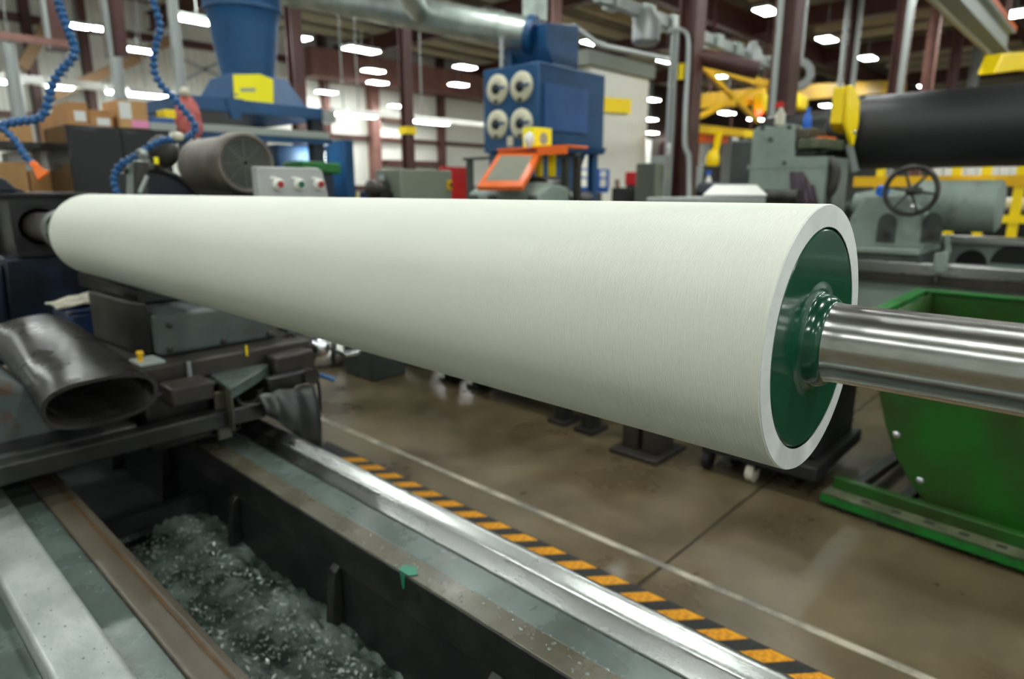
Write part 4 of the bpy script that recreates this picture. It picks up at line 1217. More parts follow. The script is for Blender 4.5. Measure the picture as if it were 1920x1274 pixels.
MB().lathe((q.x, 7.7, P(1214, 359, y=7.7).z + .0005), (0, 0, 1), [(0, .1), (.1, .1), (.14, .05)], 20).build('top', 'yellow_box', t)
t = thing('sheet_sign', 'plain yellow sign sheet hung on the white partition', 'sign', P(1158, 198, y=10.5))
MB().prism([P(1133, 182, y=10.5), P(1184, 186, y=10.5), P(1183, 213, y=10.5), P(1133, 210, y=10.5)], (0, .03, 0)).build('sheet', 'yellow', t)
q = P(1254, 335, y=6.0)
t = thing('hanging_tools', 'small red and yellow spray bottle hung on the grey cabinet', 'bottle', P(1250, 345, y=6.25))
MB().lathe(P(1250, 336, y=6.235), (0, 0, 1), [(0, .05), (.12, .055), (.18, .02)], 14).build('bottle', 'yellow_box', t)
MB().box(P(1250, 310, y=6.25).x - .04, P(1250, 310, y=6.25).x + .04, 6.2, 6.25, P(1250, 318, y=6.25).z, P(1250, 308, y=6.25).z).build('trigger', 'red', t)
# red board and small items by back wall
a, b = P(828, 312, y=9.0), P(880, 360, y=9.0)
t = thing('red_board', 'large red board behind the grey-green control box', 'board', (a.x, 9.0, 0))
MB().box(a.x, b.x, 9.0, 9.06, b.z - .3, a.z).build('sheet', 'red', t)
MB().box(a.x + .1, a.x + .16, 9.06, 9.12, 0, a.z - .1).build('post', 'brown_steel', t)
a, b = P(655, 350, y=11), P(730, 350, y=11)
t = thing('work_bench', 'low bench with coloured boxes against the white back wall', 'bench', ((a.x + b.x) / 2, 11, 0))
zt = P(690, 352, y=11).z
MB().box(a.x, b.x, 11, 11.7, zt - .06, zt).build('top', 'brown_steel', t)
for x in (a.x + .05, b.x - .12):
    for y in (11.02, 11.6):
        MB().box(x, x + .07, y, y + .07, 0, zt - .06).build('leg', 'brown_steel', t)
sh = P(690, 372, y=11).z
MB().box(a.x + .12, b.x - .12, 11.1, 11.6, sh - .06, sh).build('shelf', 'brown_steel', t)
for px, m_, lab in ((667, 'yellow_box', 'left yellow box on the bench shelf'), (692, 'blue_bright', 'blue box on the bench shelf'), (702, 'yellow_box', 'right yellow box on the bench shelf')):
    q = P(px, 365, y=11.1)
    tag(MB().box(q.x - .06, q.x + .06, 11.1, 11.35, sh + .0005, zt - .07).build('small_box', m_, bevel=.008), lab, 'box')

# ================================================================== DUST COLLECTOR
K = P(1010, 200, d=9.3)
KX, KY = K.x, K.y
yl = P(906, 200, x=KX).y
xr = P(1134, 200, y=KY).x
zt, zb = P(1010, 114, x=KX).z, P(1010, 282, x=KX).z
dc = thing('dust_collector', 'large blue cartridge dust collector with four round cream lids', 'dust collector', (KX + 1, KY + .6, 0))
MB().box(KX, xr, KY, yl, zb, zt).build('cabinet', 'blue_mach', dc, bevel=.025, seg=2)
a, b = P(1020, 155, y=KY), P(1098, 252, y=KY)
MB().box(a.x, b.x, KY - .03, KY, b.z, a.z).build('access_panel', 'blue_lite', dc, bevel=.006)
MB().prism([(KX + .3, KY - .001, zb), (xr, KY - .001, zb), (xr, KY - .05, zb + .08), (KX + .3, KY - .05, zb + .12)], (0, 0, .02)).build('lower_ledge', 'blue_mach', dc)
for cy, zc_ in ((934, 168), (979, 163), (934, 234), (979, 232)):
    q = P(cy, zc_, x=KX)
    r_ = .21
    ld = MB().lathe((KX, q.y, q.z), (-1, 0, 0), [(0, r_), (.03, r_), (.05, r_ * .9), (.06, r_ * .55), (.05, r_ * .35)], 40).build('cartridge_lid', 'cream', dc)
    MB().lathe((KX - .05, q.y, q.z), (-1, 0, 0), [(0, .08), (.03, .07), (.06, .03)], 20).build('hub', 'black_matte', ld)
    MB().beam((KX - .08, q.y, q.z), (KX - .08, q.y - .2, q.z + .01), .03, .03).build('handle_bar', 'blue_mach', ld)
    MB().box(KX - .055, KX - .045, q.y - .04, q.y + .04, q.z - r_ * .95, q.z - r_ * .55).build('notch', 'black_matte', ld)
q = P(957, 265, x=KX)
MB().box(KX - .012, KX, q.y - .06, q.y + .06, q.z - .07, q.z + .07).build('data_plate', 'cream', dc)
# inlet box on top
a, b = P(1046, 60, y=KY + .25), P(1086, 60, y=KY + .25)
ib0 = P(1025, 60, y=KY + .25).x
MB().prism([(ib0 + .22, KY + .25, zt), (b.x, KY + .25, zt), (b.x, KY + .25, P(1066, 42, y=KY + .25).z), (ib0, KY + .25, P(1040, 46, y=KY + .25).z), (ib0, KY + .25, P(1030, 85, y=KY + .25).z)], (0, .7, 0)).build('inlet_box', 'blue_mach', dc, bevel=.012)
MB().box(P(972, 100, y=yl - .3).x, P(985, 100, y=yl - .3).x, yl - .16, yl - .02, zt, P(978, 82, y=yl - .3).z).build('top_post', 'blue_mach', dc)
for x in (KX + .12, xr - .12):
    for y in (KY + .12, yl - .12):
        MB().box(x - .06, x + .06, y - .06, y + .06, 0.02, zb).build('leg', 'blue_mach', dc)
        MB().box(x - .1, x + .1, y - .1, y + .1, 0, .02).build('foot_plate', 'blue_mach', dc)
MB().prism([(KX + .15, KY + .2, zb), (xr - .2, KY + .2, zb), (xr - .7, KY + .2, zb - .9), (KX + .7, KY + .2, zb - .9)], (0, yl - KY - .4, 0)).build('hopper', 'blue_mach', dc)
t = thing('round_duct', 'long galvanised duct running from the blue collector to the left', 'duct', P(800, 30, d=9.5))
e = Vector((ib0 + .06, KY + .6, P(1023, 72, y=KY + .6).z))
s_ = P(560, -14, d=10.8)
MB().cyl(e, s_ + (s_ - e) * .35, .235, n=32).build('main_pipe', 'duct', t)
for k in range(5):
    p = e.lerp(s_, .12 + .22 * k)
    dv = (s_ - e).normalized()
    MB().cyl(p, p + dv * .05, .25, n=32).build('pipe_joint', 'duct', t)
MB().cyl(e + (e - s_).normalized() * .05, e - (e - s_).normalized() * .06, .27, n=32).build('end_flange', 'blue_mach', t)
b1 = P(838, 35, d=10.0); b2 = P(745, -40, d=8.6)
MB().cyl(e.lerp(s_, .45), b2, .17, n=28).build('branch_pipe', 'duct', t)
q = P(1003, 0, d=10.5)
tag(MB().box(q.x - .14, q.x + .14, q.y - .14, q.y + .14, zt + .9, ZC - .95).build('silver_chase', 'duct'), 'silver ribbed vertical chase above the dust collector', 'duct')
tag(MB().cyl((KX + .1, yl - .3, zt + .001), (KX + .1, yl - .3, P(982, 84, y=yl - .2).z), .03).build('support_pipe', 'galv'), 'short steel pipe standing on the dust collector', 'pipe')

# ================================================================== CYCLONE
cy0 = P(470, 200, d=9.0)
cyc = thing('cyclone', 'tall blue cone cyclone on a blue square skirt', 'cyclone', (cy0.x, cy0.y, P(470, 205, d=9).z))
zz = lambda py: P(470, py, d=9.0).z
w = lambda px: px * 9.0 / F / 2
MB().lathe((cy0.x, cy0.y, 0), (0, 0, 1), [(zz(200), w(88)), (zz(150), w(94)), (zz(60), w(118)), (zz(32), w(130)), (zz(30), w(133)), (zz(-90), w(138)), (zz(-92), w(60))], 48).build('cone', 'blue_mach', cyc)
MB().ring((cy0.x, cy0.y, zz(34)), (0, 0, 1), w(135), w(126), .05, 48).build('seam_band', 'blue_mach', cyc)
pl_ = [(-1, -1), (1, -1), (1, 1), (-1, 1)]
b0, b1_ = w(150), w(98)
vs = [(cy0.x + i * b0, cy0.y + j * b0, zz(204)) for i, j in pl_] + [(cy0.x + i * b1_, cy0.y + j * b1_, zz(150)) for i, j in pl_]
MB().add(vs, [(0, 1, 2, 3), (7, 6, 5, 4)] + [(i, (i + 1) % 4, 4 + (i + 1) % 4, 4 + i) for i in range(4)]).build('skirt', 'blue_mach', cyc)
t = thing('blue_press_frame', 'blue steel platform frame carrying the cyclone', 'machine frame', (cy0.x, cy0.y, 0))
x0, x1 = P(340, 230, y=cy0.y - .9).x, P(607, 230, y=cy0.y - .9).x
MB().box(x0, x1, cy0.y - .9, cy0.y + .9, zz(228), zz(206)).build('deck', 'blue_mach', t, bevel=.01)
q0, q1 = P(428, 240, y=cy0.y - .92), P(462, 240, y=cy0.y - .92)
MB().prism([(q0.x, cy0.y - .92, zz(205)), (q1.x, cy0.y - .92, zz(205)), (q1.x - .06, cy0.y - .92, zz(238)), (q0.x + .06, cy0.y - .92, zz(238))], (0, .06, 0)).build('gusset', 'blue_mach', t)
for x in (x0 + .08, x1 - .08):
    for y in (cy0.y - .8, cy0.y + .8):
        MB().box(x - .08, x + .08, y - .08, y + .08, 0, zz(228)).build('leg', 'dark_blue', t)
MB().box(x0, x1 + .05, cy0.y - .95, cy0.y - .8, zz(262), zz(250)).build('rail', 'cab_grey', t)
MB().box(x0 + .2, x1 + .1, cy0.y - .93, cy0.y - .75, zz(272), zz(262)).build('lower_rail', 'blue_mach', t)
MB().box(P(500, 300, y=cy0.y).x, P(575, 300, y=cy0.y).x, cy0.y - .3, cy0.y + .6, 0, zz(270)).build('drive_case', 'blue_mach', t, bevel=.02)
q0, q1 = P(645, 300, y=cy0.y - .5), P(660, 300, y=cy0.y - .5)
MB().box(q0.x, q1.x, cy0.y - .55, cy0.y + .4, 0, zz(257)).build('end_post', 'blue_mach', t)
MB().box(x1 - .02, x1 + .16, cy0.y - .95, cy0.y - .75, zz(232), zz(210)).build('end_block', 'cab_grey', t)
# yellow warning sheet on the skirt
cn = [(437, 140, 0), (486, 139, 0), (511, 149, .22), (513, 201, .22), (485, 196, 0), (440, 193, 0)]
Y_ = cy0.y - b0 - .04
t = thing('warning_sheet', 'yellow sheet with grey print folded on the blue cyclone', 'sign', P(475, 195, y=Y_))
A0, A1, A2, A3 = P(437, 140, y=Y_), P(487, 139, y=Y_), P(487, 197, y=Y_), P(440, 193, y=Y_)
for v_ in (A2, A3):
    v_.z = max(v_.z, zz(206) + .002)
MB().prism([A0, A1, A2, A3], (0, .006, 0)).build('left_flap', 'yellow_box', t)
B1, B2 = P(512, 149, y=Y_ + .03), P(513, 202, y=Y_ + .03)
B2.z = max(B2.z, zz(206) + .002)
MB().prism([A1, B1, B2, A2], (-.004, .006, 0)).build('right_flap', 'yellow_box', t)
MB().prism([P(451, 165, y=Y_ - .002), P(479, 165, y=Y_ - .002), P(479, 172, y=Y_ - .002), P(451, 172, y=Y_ - .002)], (0, .0015, 0)).build('print_bar', 'mark', t)
MB().lathe(P(443, 178, y=Y_ - .001), (0, -1, 0), [(0, .022), (.002, .022)], 16).build('print_dot', 'mark', t)
# green guard under the frame
q0, q1 = P(568, 316, y=7.6), P(640, 316, y=7.6)
t = thing('green_guard', 'bright green machine guard behind the push-button panel', 'guard', ((q0.x + q1.x) / 2, 7.6, 0))
zq = P(600, 302, y=7.6).z
MB().prism([(q0.x, 7.6, zq - .12), (q1.x, 7.6, zq - .16), (q1.x, 7.6, zq - .02), (q0.x, 7.6, zq)], (0, .5, 0)).build('hood', 'green_edge', t, bevel=.02)
MB().box(q0.x + .1, q1.x - .1, 7.65, 8.05, 0, zq - .16).build('base', 'dark_blue', t)
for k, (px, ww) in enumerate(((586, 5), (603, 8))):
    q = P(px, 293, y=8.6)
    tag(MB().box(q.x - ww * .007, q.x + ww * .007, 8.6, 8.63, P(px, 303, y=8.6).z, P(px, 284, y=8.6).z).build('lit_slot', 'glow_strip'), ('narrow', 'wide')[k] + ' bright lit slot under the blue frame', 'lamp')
# red cloth on a hook pole
q = P(363, 232, y=7.6)
t = thing('shop_cloth', 'reddish work cloth hanging on a pole beside the blue machine', 'cloth', (q.x, 7.6, 0))
zt_ = P(363, 176, y=7.6).z
MB().cyl((q.x, 7.72, 0), (q.x, 7.72, zt_ + .01), .02).build('pole', 'galv', t)
cl = MB()
prof = [(0, .03), (.04, .07), (.09, .1), (.2, .12), (.33, .125), (.40, .10), (.43, .06)]
n = 24
for dz, r_ in prof:
    for k in range(n):
        a = 2 * math.pi * k / n
        rr = r_ * (1 + .18 * math.sin(4 * a + dz * 8))
        cl.v.append((q.x + rr * math.cos(a), 7.72 + rr * .6 * math.sin(a), zt_ - dz + .03 * math.sin(3 * a) * (dz > .3)))
for i in range(len(prof) - 1):
    for k in range(n):
        j = (k + 1) % n
        cl.f.append((i * n + k, i * n + j, (i + 1) * n + j, (i + 1) * n + k))
cl.f.append(tuple(range(n)))
cl.build('cloth', 'red_rag', t, smooth=80)
MB().ball((q.x - .02, 7.7, zt_ + .02), .055).build('knot', 'white_cloth', t)

# ================================================================== BLACK CABINET + BOXES + SHELF
YC = 6.6
a, b = P(122, 240, y=YC), P(318, 250, y=YC)
zc = P(122, 233, y=YC).z
t = thing('black_cabinet', 'tall glossy black cabinet topped with cardboard boxes', 'cabinet', ((a.x + b.x) / 2, YC, 0))
MB().box(a.x, b.x, YC, YC + .7, 0, zc).build('carcass', 'black_gloss', t, bevel=.008)
mx = (a.x + b.x) / 2
for x0_, x1_ in ((a.x + .01, mx - .004), (mx + .004, b.x - .01)):
    dr_ = MB().box(x0_, x1_, YC - .02, YC - .001, .08, zc - .03).build('door', 'black_gloss', t, bevel=.004)
    xh = x1_ - .05 if x0_ < mx - .1 else x0_ + .05
    MB().box(xh - .01, xh + .01, YC - .045, YC - .021, 1.0, 1.15).build('handle', 'black_cast', dr_)


def carton(px0, px1, pyt, y, d, z0, lab, m_='cardboard', label=None, tape=None, rot=0):
    a, b = P(px0, pyt, y=y), P(px1, pyt, y=y)
    t = thing('cardboard_box', lab, 'box', ((a.x + b.x) / 2, y + d / 2, z0))
    zt = (a.z + b.z) / 2
    MB().box(a.x, b.x, y, y + d, z0, zt).build('carton', m_, t, bevel=.006)
    for s0, s1 in ((y, y + d / 2 - .003), (y + d / 2 + .003, y + d)):
        MB().box(a.x + .003, b.x - .003, s0, s1, zt, zt + .005).build('flap', m_, t)
    if label:
        u0, u1, v0, v1 = label
        MB().box(a.x + (b.x - a.x) * u0, a.x + (b.x - a.x) * u1, y - .003, y - .0005, z0 + (zt - z0) * v0, z0 + (zt - z0) * v1).build('paper_label', 'paper', t)
    if tape:
        u0, u1, v0, v1 = tape
        MB().box(a.x + (b.x - a.x) * u0, a.x + (b.x - a.x) * u1, y - .004, y - .0005, z0 + (zt - z0) * v0, z0 + (zt - z0) * v1).build('pink_sticker', 'pink', t)
    return t


zq = zc + .0006
carton(124, 163, 193, YC + .05, .45, zq, 'cardboard box with a square white label, left on the black cabinet', 'cardboard2', (.3, .85, .2, .65))
carton(166, 210, 208, YC + .04, .4, zq, 'low open cardboard box in the middle of the black cabinet', 'cardboard2', (.3, .85, .1, .55))
carton(218, 274, 190, YC + .02, .4, zq, 'tall cardboard box with a pink sticker on the black cabinet', 'cardboard', (.06, .45, .35, .95), (.42, 1.0, .04, .32))
t = thing('paper_ream', 'blue and white flat pack at the right end of the black cabinet', 'pack', (b.x - .1, YC + .3, zc))
MB().box(P(284, 235, y=YC).x, P(335, 235, y=YC).x, YC + .05, YC + .5, zq, P(300, 229, y=YC).z).build('tray', 'galv', t, bevel=.005)
MB().box(P(286, 235, y=YC).x, P(333, 235, y=YC).x, YC + .06, YC + .48, P(300, 229, y=YC).z + .0005, P(300, 219, y=YC).z).build('sheet_pack', 'blue_lite', t, bevel=.008)
q = P(327, 212, y=YC)
tag(MB().box(q.x - .05, q.x + .05, YC + .1, YC + .3, P(300, 219, y=YC).z + .001, P(327, 204, y=YC).z).build('small_yellow_box', 'yellow', bevel=.006), 'small yellow box on the flat pack beside the red cloth', 'box')
# shelving at far left
YS = 7.36
x0, x1 = P(-60, 290, y=YS).x, P(104, 290, y=YS).x
t = thing('storage_rack', 'grey storage rack with boxes at the far left', 'rack', ((x0 + x1) / 2, YS, 0))
s1z, s2z = P(50, 266, y=YS).z, P(50, 345, y=YS).z
for z in (s1z, s2z - .25):
    MB().box(x0, x1, YS, YS + .7, z - .06, z).build('shelf_board', 'iron', t, bevel=.004)
for x in (x0 + .03, x1 - .03):
    for y in (YS + .02, YS + .66):
        MB().box(x - .02, x + .02, y - .02, y + .02, 0, s1z + .5 if x < x0 + .1 else s1z).build('upright', 'iron', t)
for px0, px1, pyt, lab, m_, zz0 in ((0, 58, 233, 'brown carton on the upper left rack shelf', 'cardboard', s1z + .0006), (98, 116, 212, 'brown carton at the right end of the upper rack shelf', 'cardboard2', s1z + .0006),
                                    (-20, 48, 305, 'brown carton on the lower left rack shelf', 'cardboard', s2z - .2494), (54, 112, 322, 'brown carton beside the black cabinet on the lower shelf', 'cardboard2', s2z - .2494)):
    carton(px0, px1, pyt, YS + .06, .5, zz0, lab, m_)
for k, (px0, px1, py0, py1, lab) in enumerate(((12, 50, 287, 297, 'upper white stack of paper under the left rack shelf'), (72, 100, 280, 297, 'white packet on the lower left rack shelf'))):
    zz1 = P(20, py0, y=YS + .3).z
    a, b = P(px0, py1, y=YS + .3), P(px1, py0, y=YS + .3)
    base_z = {0: P(24, 305, y=YS + .06).z + .0062, 1: P(83, 322, y=YS + .06).z + .0062}[k]
    tag(MB().box(a.x, b.x, YS + .2, YS + .5, base_z, min(b.z, s1z - .07)).build('paper_pack', 'paper', bevel=.01), lab, 'pack')

# ================================================================== GREEN HOPPER
GX = 3.5
g = thing('tipping_hopper', 'big green tipping hopper with a rounded belly on a sled frame', 'hopper', (GX + .4, .2, 0))
zrim = P(1662, 541, x=GX + .97).z
out = [(1652, 590), (1648, 660), (1648, 740), (1660, 800), (1682, 862), (1712, 915), (1760, 970), (1822, 1020), (1900, 1056)]
pl2 = [P(x, y, x=GX) for x, y in out]
yz = [(p.y, p.z) for p in pl2]
yz[0] = (yz[0][0], zrim)
zb = .14
far = [(-.15, .125), (-.45, .20), (-.75, .45), (-.95, .85), (-1.0, yz[0][1] + .03)]
yz = yz + far
MB().prism([(GX, y, z) for y, z in yz], (.02, 0, 0)).build('side_plate', 'green_bin', g, bevel=.004)
MB().prism([(GX + .95, y, z) for y, z in yz], (.02, 0, 0)).build('side_plate', 'green_bin', g, bevel=.004)
inner = MB()
n = len(yz)
vs = [(x, y * .97 + .0, z * .985 + .015) for x in (GX + .0201, GX + .9499) for y, z in yz]
inner.add(vs, [(i, i + 1, n + i + 1, n + i) for i in range(n - 1)])
o = inner.build('belly_sheet', 'green_bin', g)
so = o.modifiers.new('thickness', 'SOLIDIFY'); so.thickness = .012
# folded top flange and corner
MB().box(GX - .03, GX + .03, far[-1][0], yz[0][0], yz[0][1], yz[0][1] + .015).build('top_rim', 'green_edge', g, bevel=.004)
MB().box(GX + .94, GX + 1.0, far[-1][0], yz[0][0], yz[0][1], yz[0][1] + .015).build('top_rim', 'green_edge', g, bevel=.004)
MB().box(GX - .03, GX + 1.0, yz[0][0], yz[0][0] + .06, yz[0][1] - .05, yz[0][1] + .015).build('front_rim', 'green_edge', g, bevel=.004)
MB().prism([(GX + .02, yz[0][0] + .05, yz[0][1]), (GX + .95, yz[0][0] + .05, yz[0][1]), (GX + .95, yz[0][0] + .22, yz[0][1] - .16), (GX + .02, yz[0][0] + .22, yz[0][1] - .16)], (0, .01, .01)).build('pour_lip', 'green_edge', g)
for px, py in ((1681, 815), (1725, 901), (1805, 976)):
    q = P(px, py, x=GX)
    MB().lathe((GX, q.y, q.z), (-1, 0, 0), [(0, .017), (.01, .017), (.016, .008)], 14).build('bolt_head', 'chrome', g)
# sled
S0, S1 = P(1535, 950, z=0), P(1920, 1085, z=0)
dv = (S1 - S0).normalized()
S1 = S0 + dv * 2.3
sd = Vector((-dv.y, dv.x, 0))
if sd.x < 0:
    sd = -sd
hh = .085
MB().prism([S0 + Vector((0, 0, .03)), S1 + Vector((0, 0, .03)), S1 + Vector((0, 0, .03 + .05)), S0 + Vector((0, 0, .03 + .05))], sd * .012).build('channel_flange', 'green_edge', g, bevel=.003)
MB().prism([S0 + Vector((0, 0, .07)), S1 + Vector((0, 0, .07)), S1 + Vector((0, 0, .08)), S0 + Vector((0, 0, .08))], sd * .15).build('channel_web', 'bin_dirt', g)
MB().prism([S0 + sd * .10 + dv * .02 + Vector((0, 0, .08)), S1 + sd * .10 + Vector((0, 0, .08)), S1 + sd * .10 + Vector((0, 0, .14)), S0 + sd * .10 + dv * .02 + Vector((0, 0, .14))], sd * .05).build('rocker_track', 'green_bin', g, bevel=.004)
for k in range(5):
    p = S0 + dv * (.2 + .14 * k) + sd * .06
    MB().box(p.x - .012, p.x + .012, p.y - .02, p.y + .02, .08, .0815).build('track_slot', 'black_matte', g)
far_o = sd * 1.0
MB().prism([S0 + far_o + Vector((0, 0, .03)), S1 + far_o + Vector((0, 0, .03)), S1 + far_o + Vector((0, 0, .12)), S0 + far_o + Vector((0, 0, .12))], sd * .12).build('far_channel', 'green_edge', g, bevel=.003)
for k in (.1, .32):
    a = S0 + dv * k
    MB().beam(a + sd * .15 + Vector((0, 0, .08)), a + sd * 1.0 + Vector((0, 0, .08)), .05, .05).build('cross_bar', 'black_cast', g)
for k in (.35, 1.9):
    for o_ in (.08, 1.04):
        p = S0 + dv * k + sd * o_
        MB().box(p.x - .06, p.x + .06, p.y - .08, p.y + .08, 0, .031).build('skid', 'black_matte', g)

# ================================================================== REAR LATHE
LX = 6.0
lt = thing('rear_lathe', 'grey-green engine lathe with tailstock handwheel behind the roll', 'lathe', (LX + .5, 1.0, 0))
zf = P(1700, 492, x=LX).z
zr = P(1870, 445, x=LX + .9).z
MB().box(LX, LX + .12, -2.0, 1.84, zf - .10, zf).build('front_way', 'way_steel', lt, bevel=.01)
MB().box(LX - .02, LX + .03, -2.0, 1.84, zf - .16, zf - .10).build('rack_strip', 'rust_plate', lt)
MB().box(LX + .04, LX + .12, -2.0, 1.84, .15, zf - .1).build('front_wall', 'teal', lt)
# rear way with arched openings
yo = [(P(1818 + 0, 475, x=LX + .8).y, .17), (P(1900, 475, x=LX + .8).y, .2)]
MB().box(LX + .85, LX + 1.0, -2.0, 1.84, zr - .07, zr).build('rear_way', 'way_steel', lt, bevel=.01)
MB().box(LX + .88, LX + .98, -2.0, 1.84, .15, zr - .07).build('rear_wall', 'teal', lt)
for px, ww in ((1822, 20), (1898, 26)):
    q = P(px, 482, x=LX + .87)
    r_ = ww * 7 / F
    pts = [(LX + .879, q.y - r_, q.z - .06)] + [(LX + .879, q.y + r_ * math.cos(math.pi - math.pi * k / 12), q.z - .06 + r_ * 1.05 * math.sin(math.pi * k / 12)) for k in range(13)]
    MB().prism(pts[1:], (-.004, 0, 0)).build('arched_opening', 'black_matte', lt)
MB().box(LX + .1, LX + .88, -1.9, 1.8, .15, .22).build('chip_tray', 'teal_dark', lt)
for y in (-1.9, 1.0):
    MB().box(LX + .02, LX + 1.0, y, y + .8, 0, .15).build('pedestal', 'teal_dark', lt, bevel=.02)
# tailstock
yc = P(1700, 400, x=LX).y
y0_, y1_ = P(1817, 400, x=LX + .1).y, P(1608, 400, x=LX + .1).y
ts = lambda py: P(1700, py, x=LX + .05).z
MB().prism([(LX + .05, P(1628, 0, x=LX + .05).y, ts(468)), (LX + .05, P(1795, 0, x=LX + .05).y, ts(468)), (LX + .05, P(1795, 0, x=LX + .05).y, ts(400)), (LX + .05, P(1740, 0, x=LX + .05).y, ts(365)), (LX + .05, P(1665, 0, x=LX + .05).y, ts(365)), (LX + .05, P(1640, 0, x=LX + .05).y, ts(410))], (.7, 0, 0)).build('tailstock_body', 'teal', lt, bevel=.025, seg=3)
MB().box(LX - .02, LX + .85, P(1790, 0, x=LX).y, P(1618, 0, x=LX).y, ts(478), ts(466)).build('tailstock_foot', 'teal', lt, bevel=.012)
MB().box(LX + .0, LX + .8, P(1790, 0, x=LX).y, P(1640, 0, x=LX).y, zf, ts(478)).build('tailstock_saddle', 'teal_dark', lt)
for px in (1663, 1748):
    q = P(px, 425, x=LX + .05)
    pts = [(LX + .049, q.y + .07 * math.cos(math.pi * k / 10), q.z + .02 + .09 * math.sin(math.pi * k / 10)) for k in range(11)]
    pts = [(LX + .049, q.y + .07, q.z - .13)] + pts + [(LX + .049, q.y - .07, q.z - .13)]
    MB().prism(pts, (-.006, 0, 0)).build('cored_opening', 'teal_dark', lt)
    MB().cyl((LX + .04, q.y, q.z - .06), (LX + .02, q.y, q.z - .06), .03).build('lock_bolt', 'iron', lt)
q = P(1700, 372, x=LX + .35)
MB().lathe((LX + .35, P(1600, 372, x=LX + .35).y, P(1700, 385, x=LX + .35).z), (0, -1, 0), [(0, .05), (.02, .1), (.12, .12), (.4, .14), (.5, .2), (1.05, .2), (1.07, .17)], 36).build('quill_barrel', 'teal', lt)
MB().lathe((LX + .35, P(1600, 372, x=LX + .35).y + .06, P(1700, 385, x=LX + .35).z), (0, -1, 0), [(0, .01), (.06, .045), (.08, .05)], 24).build('centre_point', 'chrome', lt)
hw = P(1708, 358, x=LX - .12)
MB().tube([hw + Vector((0, .178 * math.cos(2 * math.pi * k / 40), .178 * math.sin(2 * math.pi * k / 40))) for k in range(40)], .02, 10, closed=True).build('handwheel_rim', 'iron', lt)
MB().lathe(hw + Vector((-.03, 0, 0)), (1, 0, 0), [(0, .02), (.01, .035), (.06, .04), (.30, .03)], 20).build('handwheel_hub', 'iron', lt)
for k in range(6):
    a = k * math.pi / 3 + .15
    v = Vector((0, math.cos(a), math.sin(a)))
    MB().cyl(hw + v * .03, hw + v * .165, .011, .009, n=8).build('handwheel_spoke', 'iron', lt)
MB().ball(P(1711, 388, x=LX - .15), .022).build('handle_knob', 'chrome', lt)
q = P(1655, 357, x=LX + .1)
MB().lathe((q.x, q.y, q.z - .05), (0, 0, 1), [(0, .05), (.07, .05), (.09, .03)], 20).build('blue_cap', 'blue_bright', lt)
a, b = P(1765, 470, x=LX - .05), P(1757, 520, x=LX - .05)
MB().prism([P(1752, 475, x=LX - .06), P(1778, 472, x=LX - .06), P(1772, 515, x=LX - .06), P(1748, 512, x=LX - .06)], (.06, 0, 0)).build('clamp_casting', 'teal', lt, bevel=.012)
MB().beam(P(1776, 440, x=LX - .03), P(1778, 475, x=LX - .03), .03, .03).build('clamp_lever', 'teal', lt)
MB().cyl(P(1752, 516, x=LX - .06), P(1752, 530, x=LX - .06), .02).build('clamp_screw', 'iron', lt)
# headstock of the lathe
hl = thing('lathe_headstock', 'tall grey-green headstock casting with a dark bellows panel', 'headstock', (LX + .6, 3.0, 0))
yA, yB, yC_ = P(1410, 300, x=LX).y, P(1553, 300, x=LX).y, P(1490, 300, x=LX).y
hz = lambda py: P(1450, py, x=LX).z
MB().prism([(LX, P(1400, 370, x=LX).y, 0), (LX, P(1550, 370, x=LX).y, 0), (LX, P(1550, 300, x=LX).y, hz(300)), (LX, P(1552, 296, x=LX).y, hz(297)), (LX, P(1488, 296, x=LX).y, hz(296)),
            (LX, P(1488, 236, x=LX).y, hz(236)), (LX, P(1474, 232, x=LX).y, hz(234)), (LX, P(1452, 236, x=LX).y, hz(239)), (LX, P(1425, 233, x=LX).y, hz(234)), (LX, P(1412, 242, x=LX).y, hz(242))], (.6, 0, 0)).build('casting', 'teal', hl, bevel=.02, seg=3)
MB().box(LX - .006, LX + .1, P(1550, 300, x=LX).y, P(1402, 300, x=LX).y, hz(316), hz(309)).build('band', 'teal', hl)
for px, py in ((1430, 240), (1480, 238), (1445, 262), (1471, 306)):
    q = P(px, py, x=LX)
    MB().lathe((LX, q.y, q.z), (-1, 0, 0), [(0, .02), (.012, .02), (.014, .012)], 14).build('cap_screw', 'teal_dark', hl)
MB().prism([P(1481, 322, x=LX - .002), P(1507, 322, x=LX - .002), P(1521, 347, x=LX - .002), P(1527, 347, x=LX - .002), P(1535, 385, x=LX - .002), P(1484, 385, x=LX - .002)], (-.01, 0, 0)).build('bellows_panel', 'purple_cloth', hl)
for k in range(4):
    q0, q1 = P(1488 + k * 9, 330 + k * 4, x=LX - .012), P(1490 + k * 11, 380, x=LX - .012)
    MB().cyl(q0, q1, .014, n=8).build('bellows_fold', 'purple_cloth', hl)
a, b = P(1490, 242, x=LX + .1), P(1520, 268, x=LX + .1)
MB().box(LX + .05, LX + .5, b.y, a.y, hz(262), hz(243)).build('gear_cover', 'brown_film', hl, bevel=.01)
a, b = P(1496, 262, x=LX + .02), P(1548, 282, x=LX + .02)
MB().box(LX + .02, LX + .5, b.y, a.y, hz(281), hz(263)).build('tool_shelf', 'bin_dirt', hl, bevel=.01)
MB().box(LX + .06, LX + .3, P(1546, 262, x=LX).y, P(1526, 262, x=LX).y, hz(263), hz(259.5)).build('red_tray', 'orange_frame', hl)
MB().box(LX + .04, LX + .3, P(1525, 290, x=LX).y, P(1482, 290, x=LX).y, hz(294), hz(288)).build('dark_tool', 'black_matte', hl)
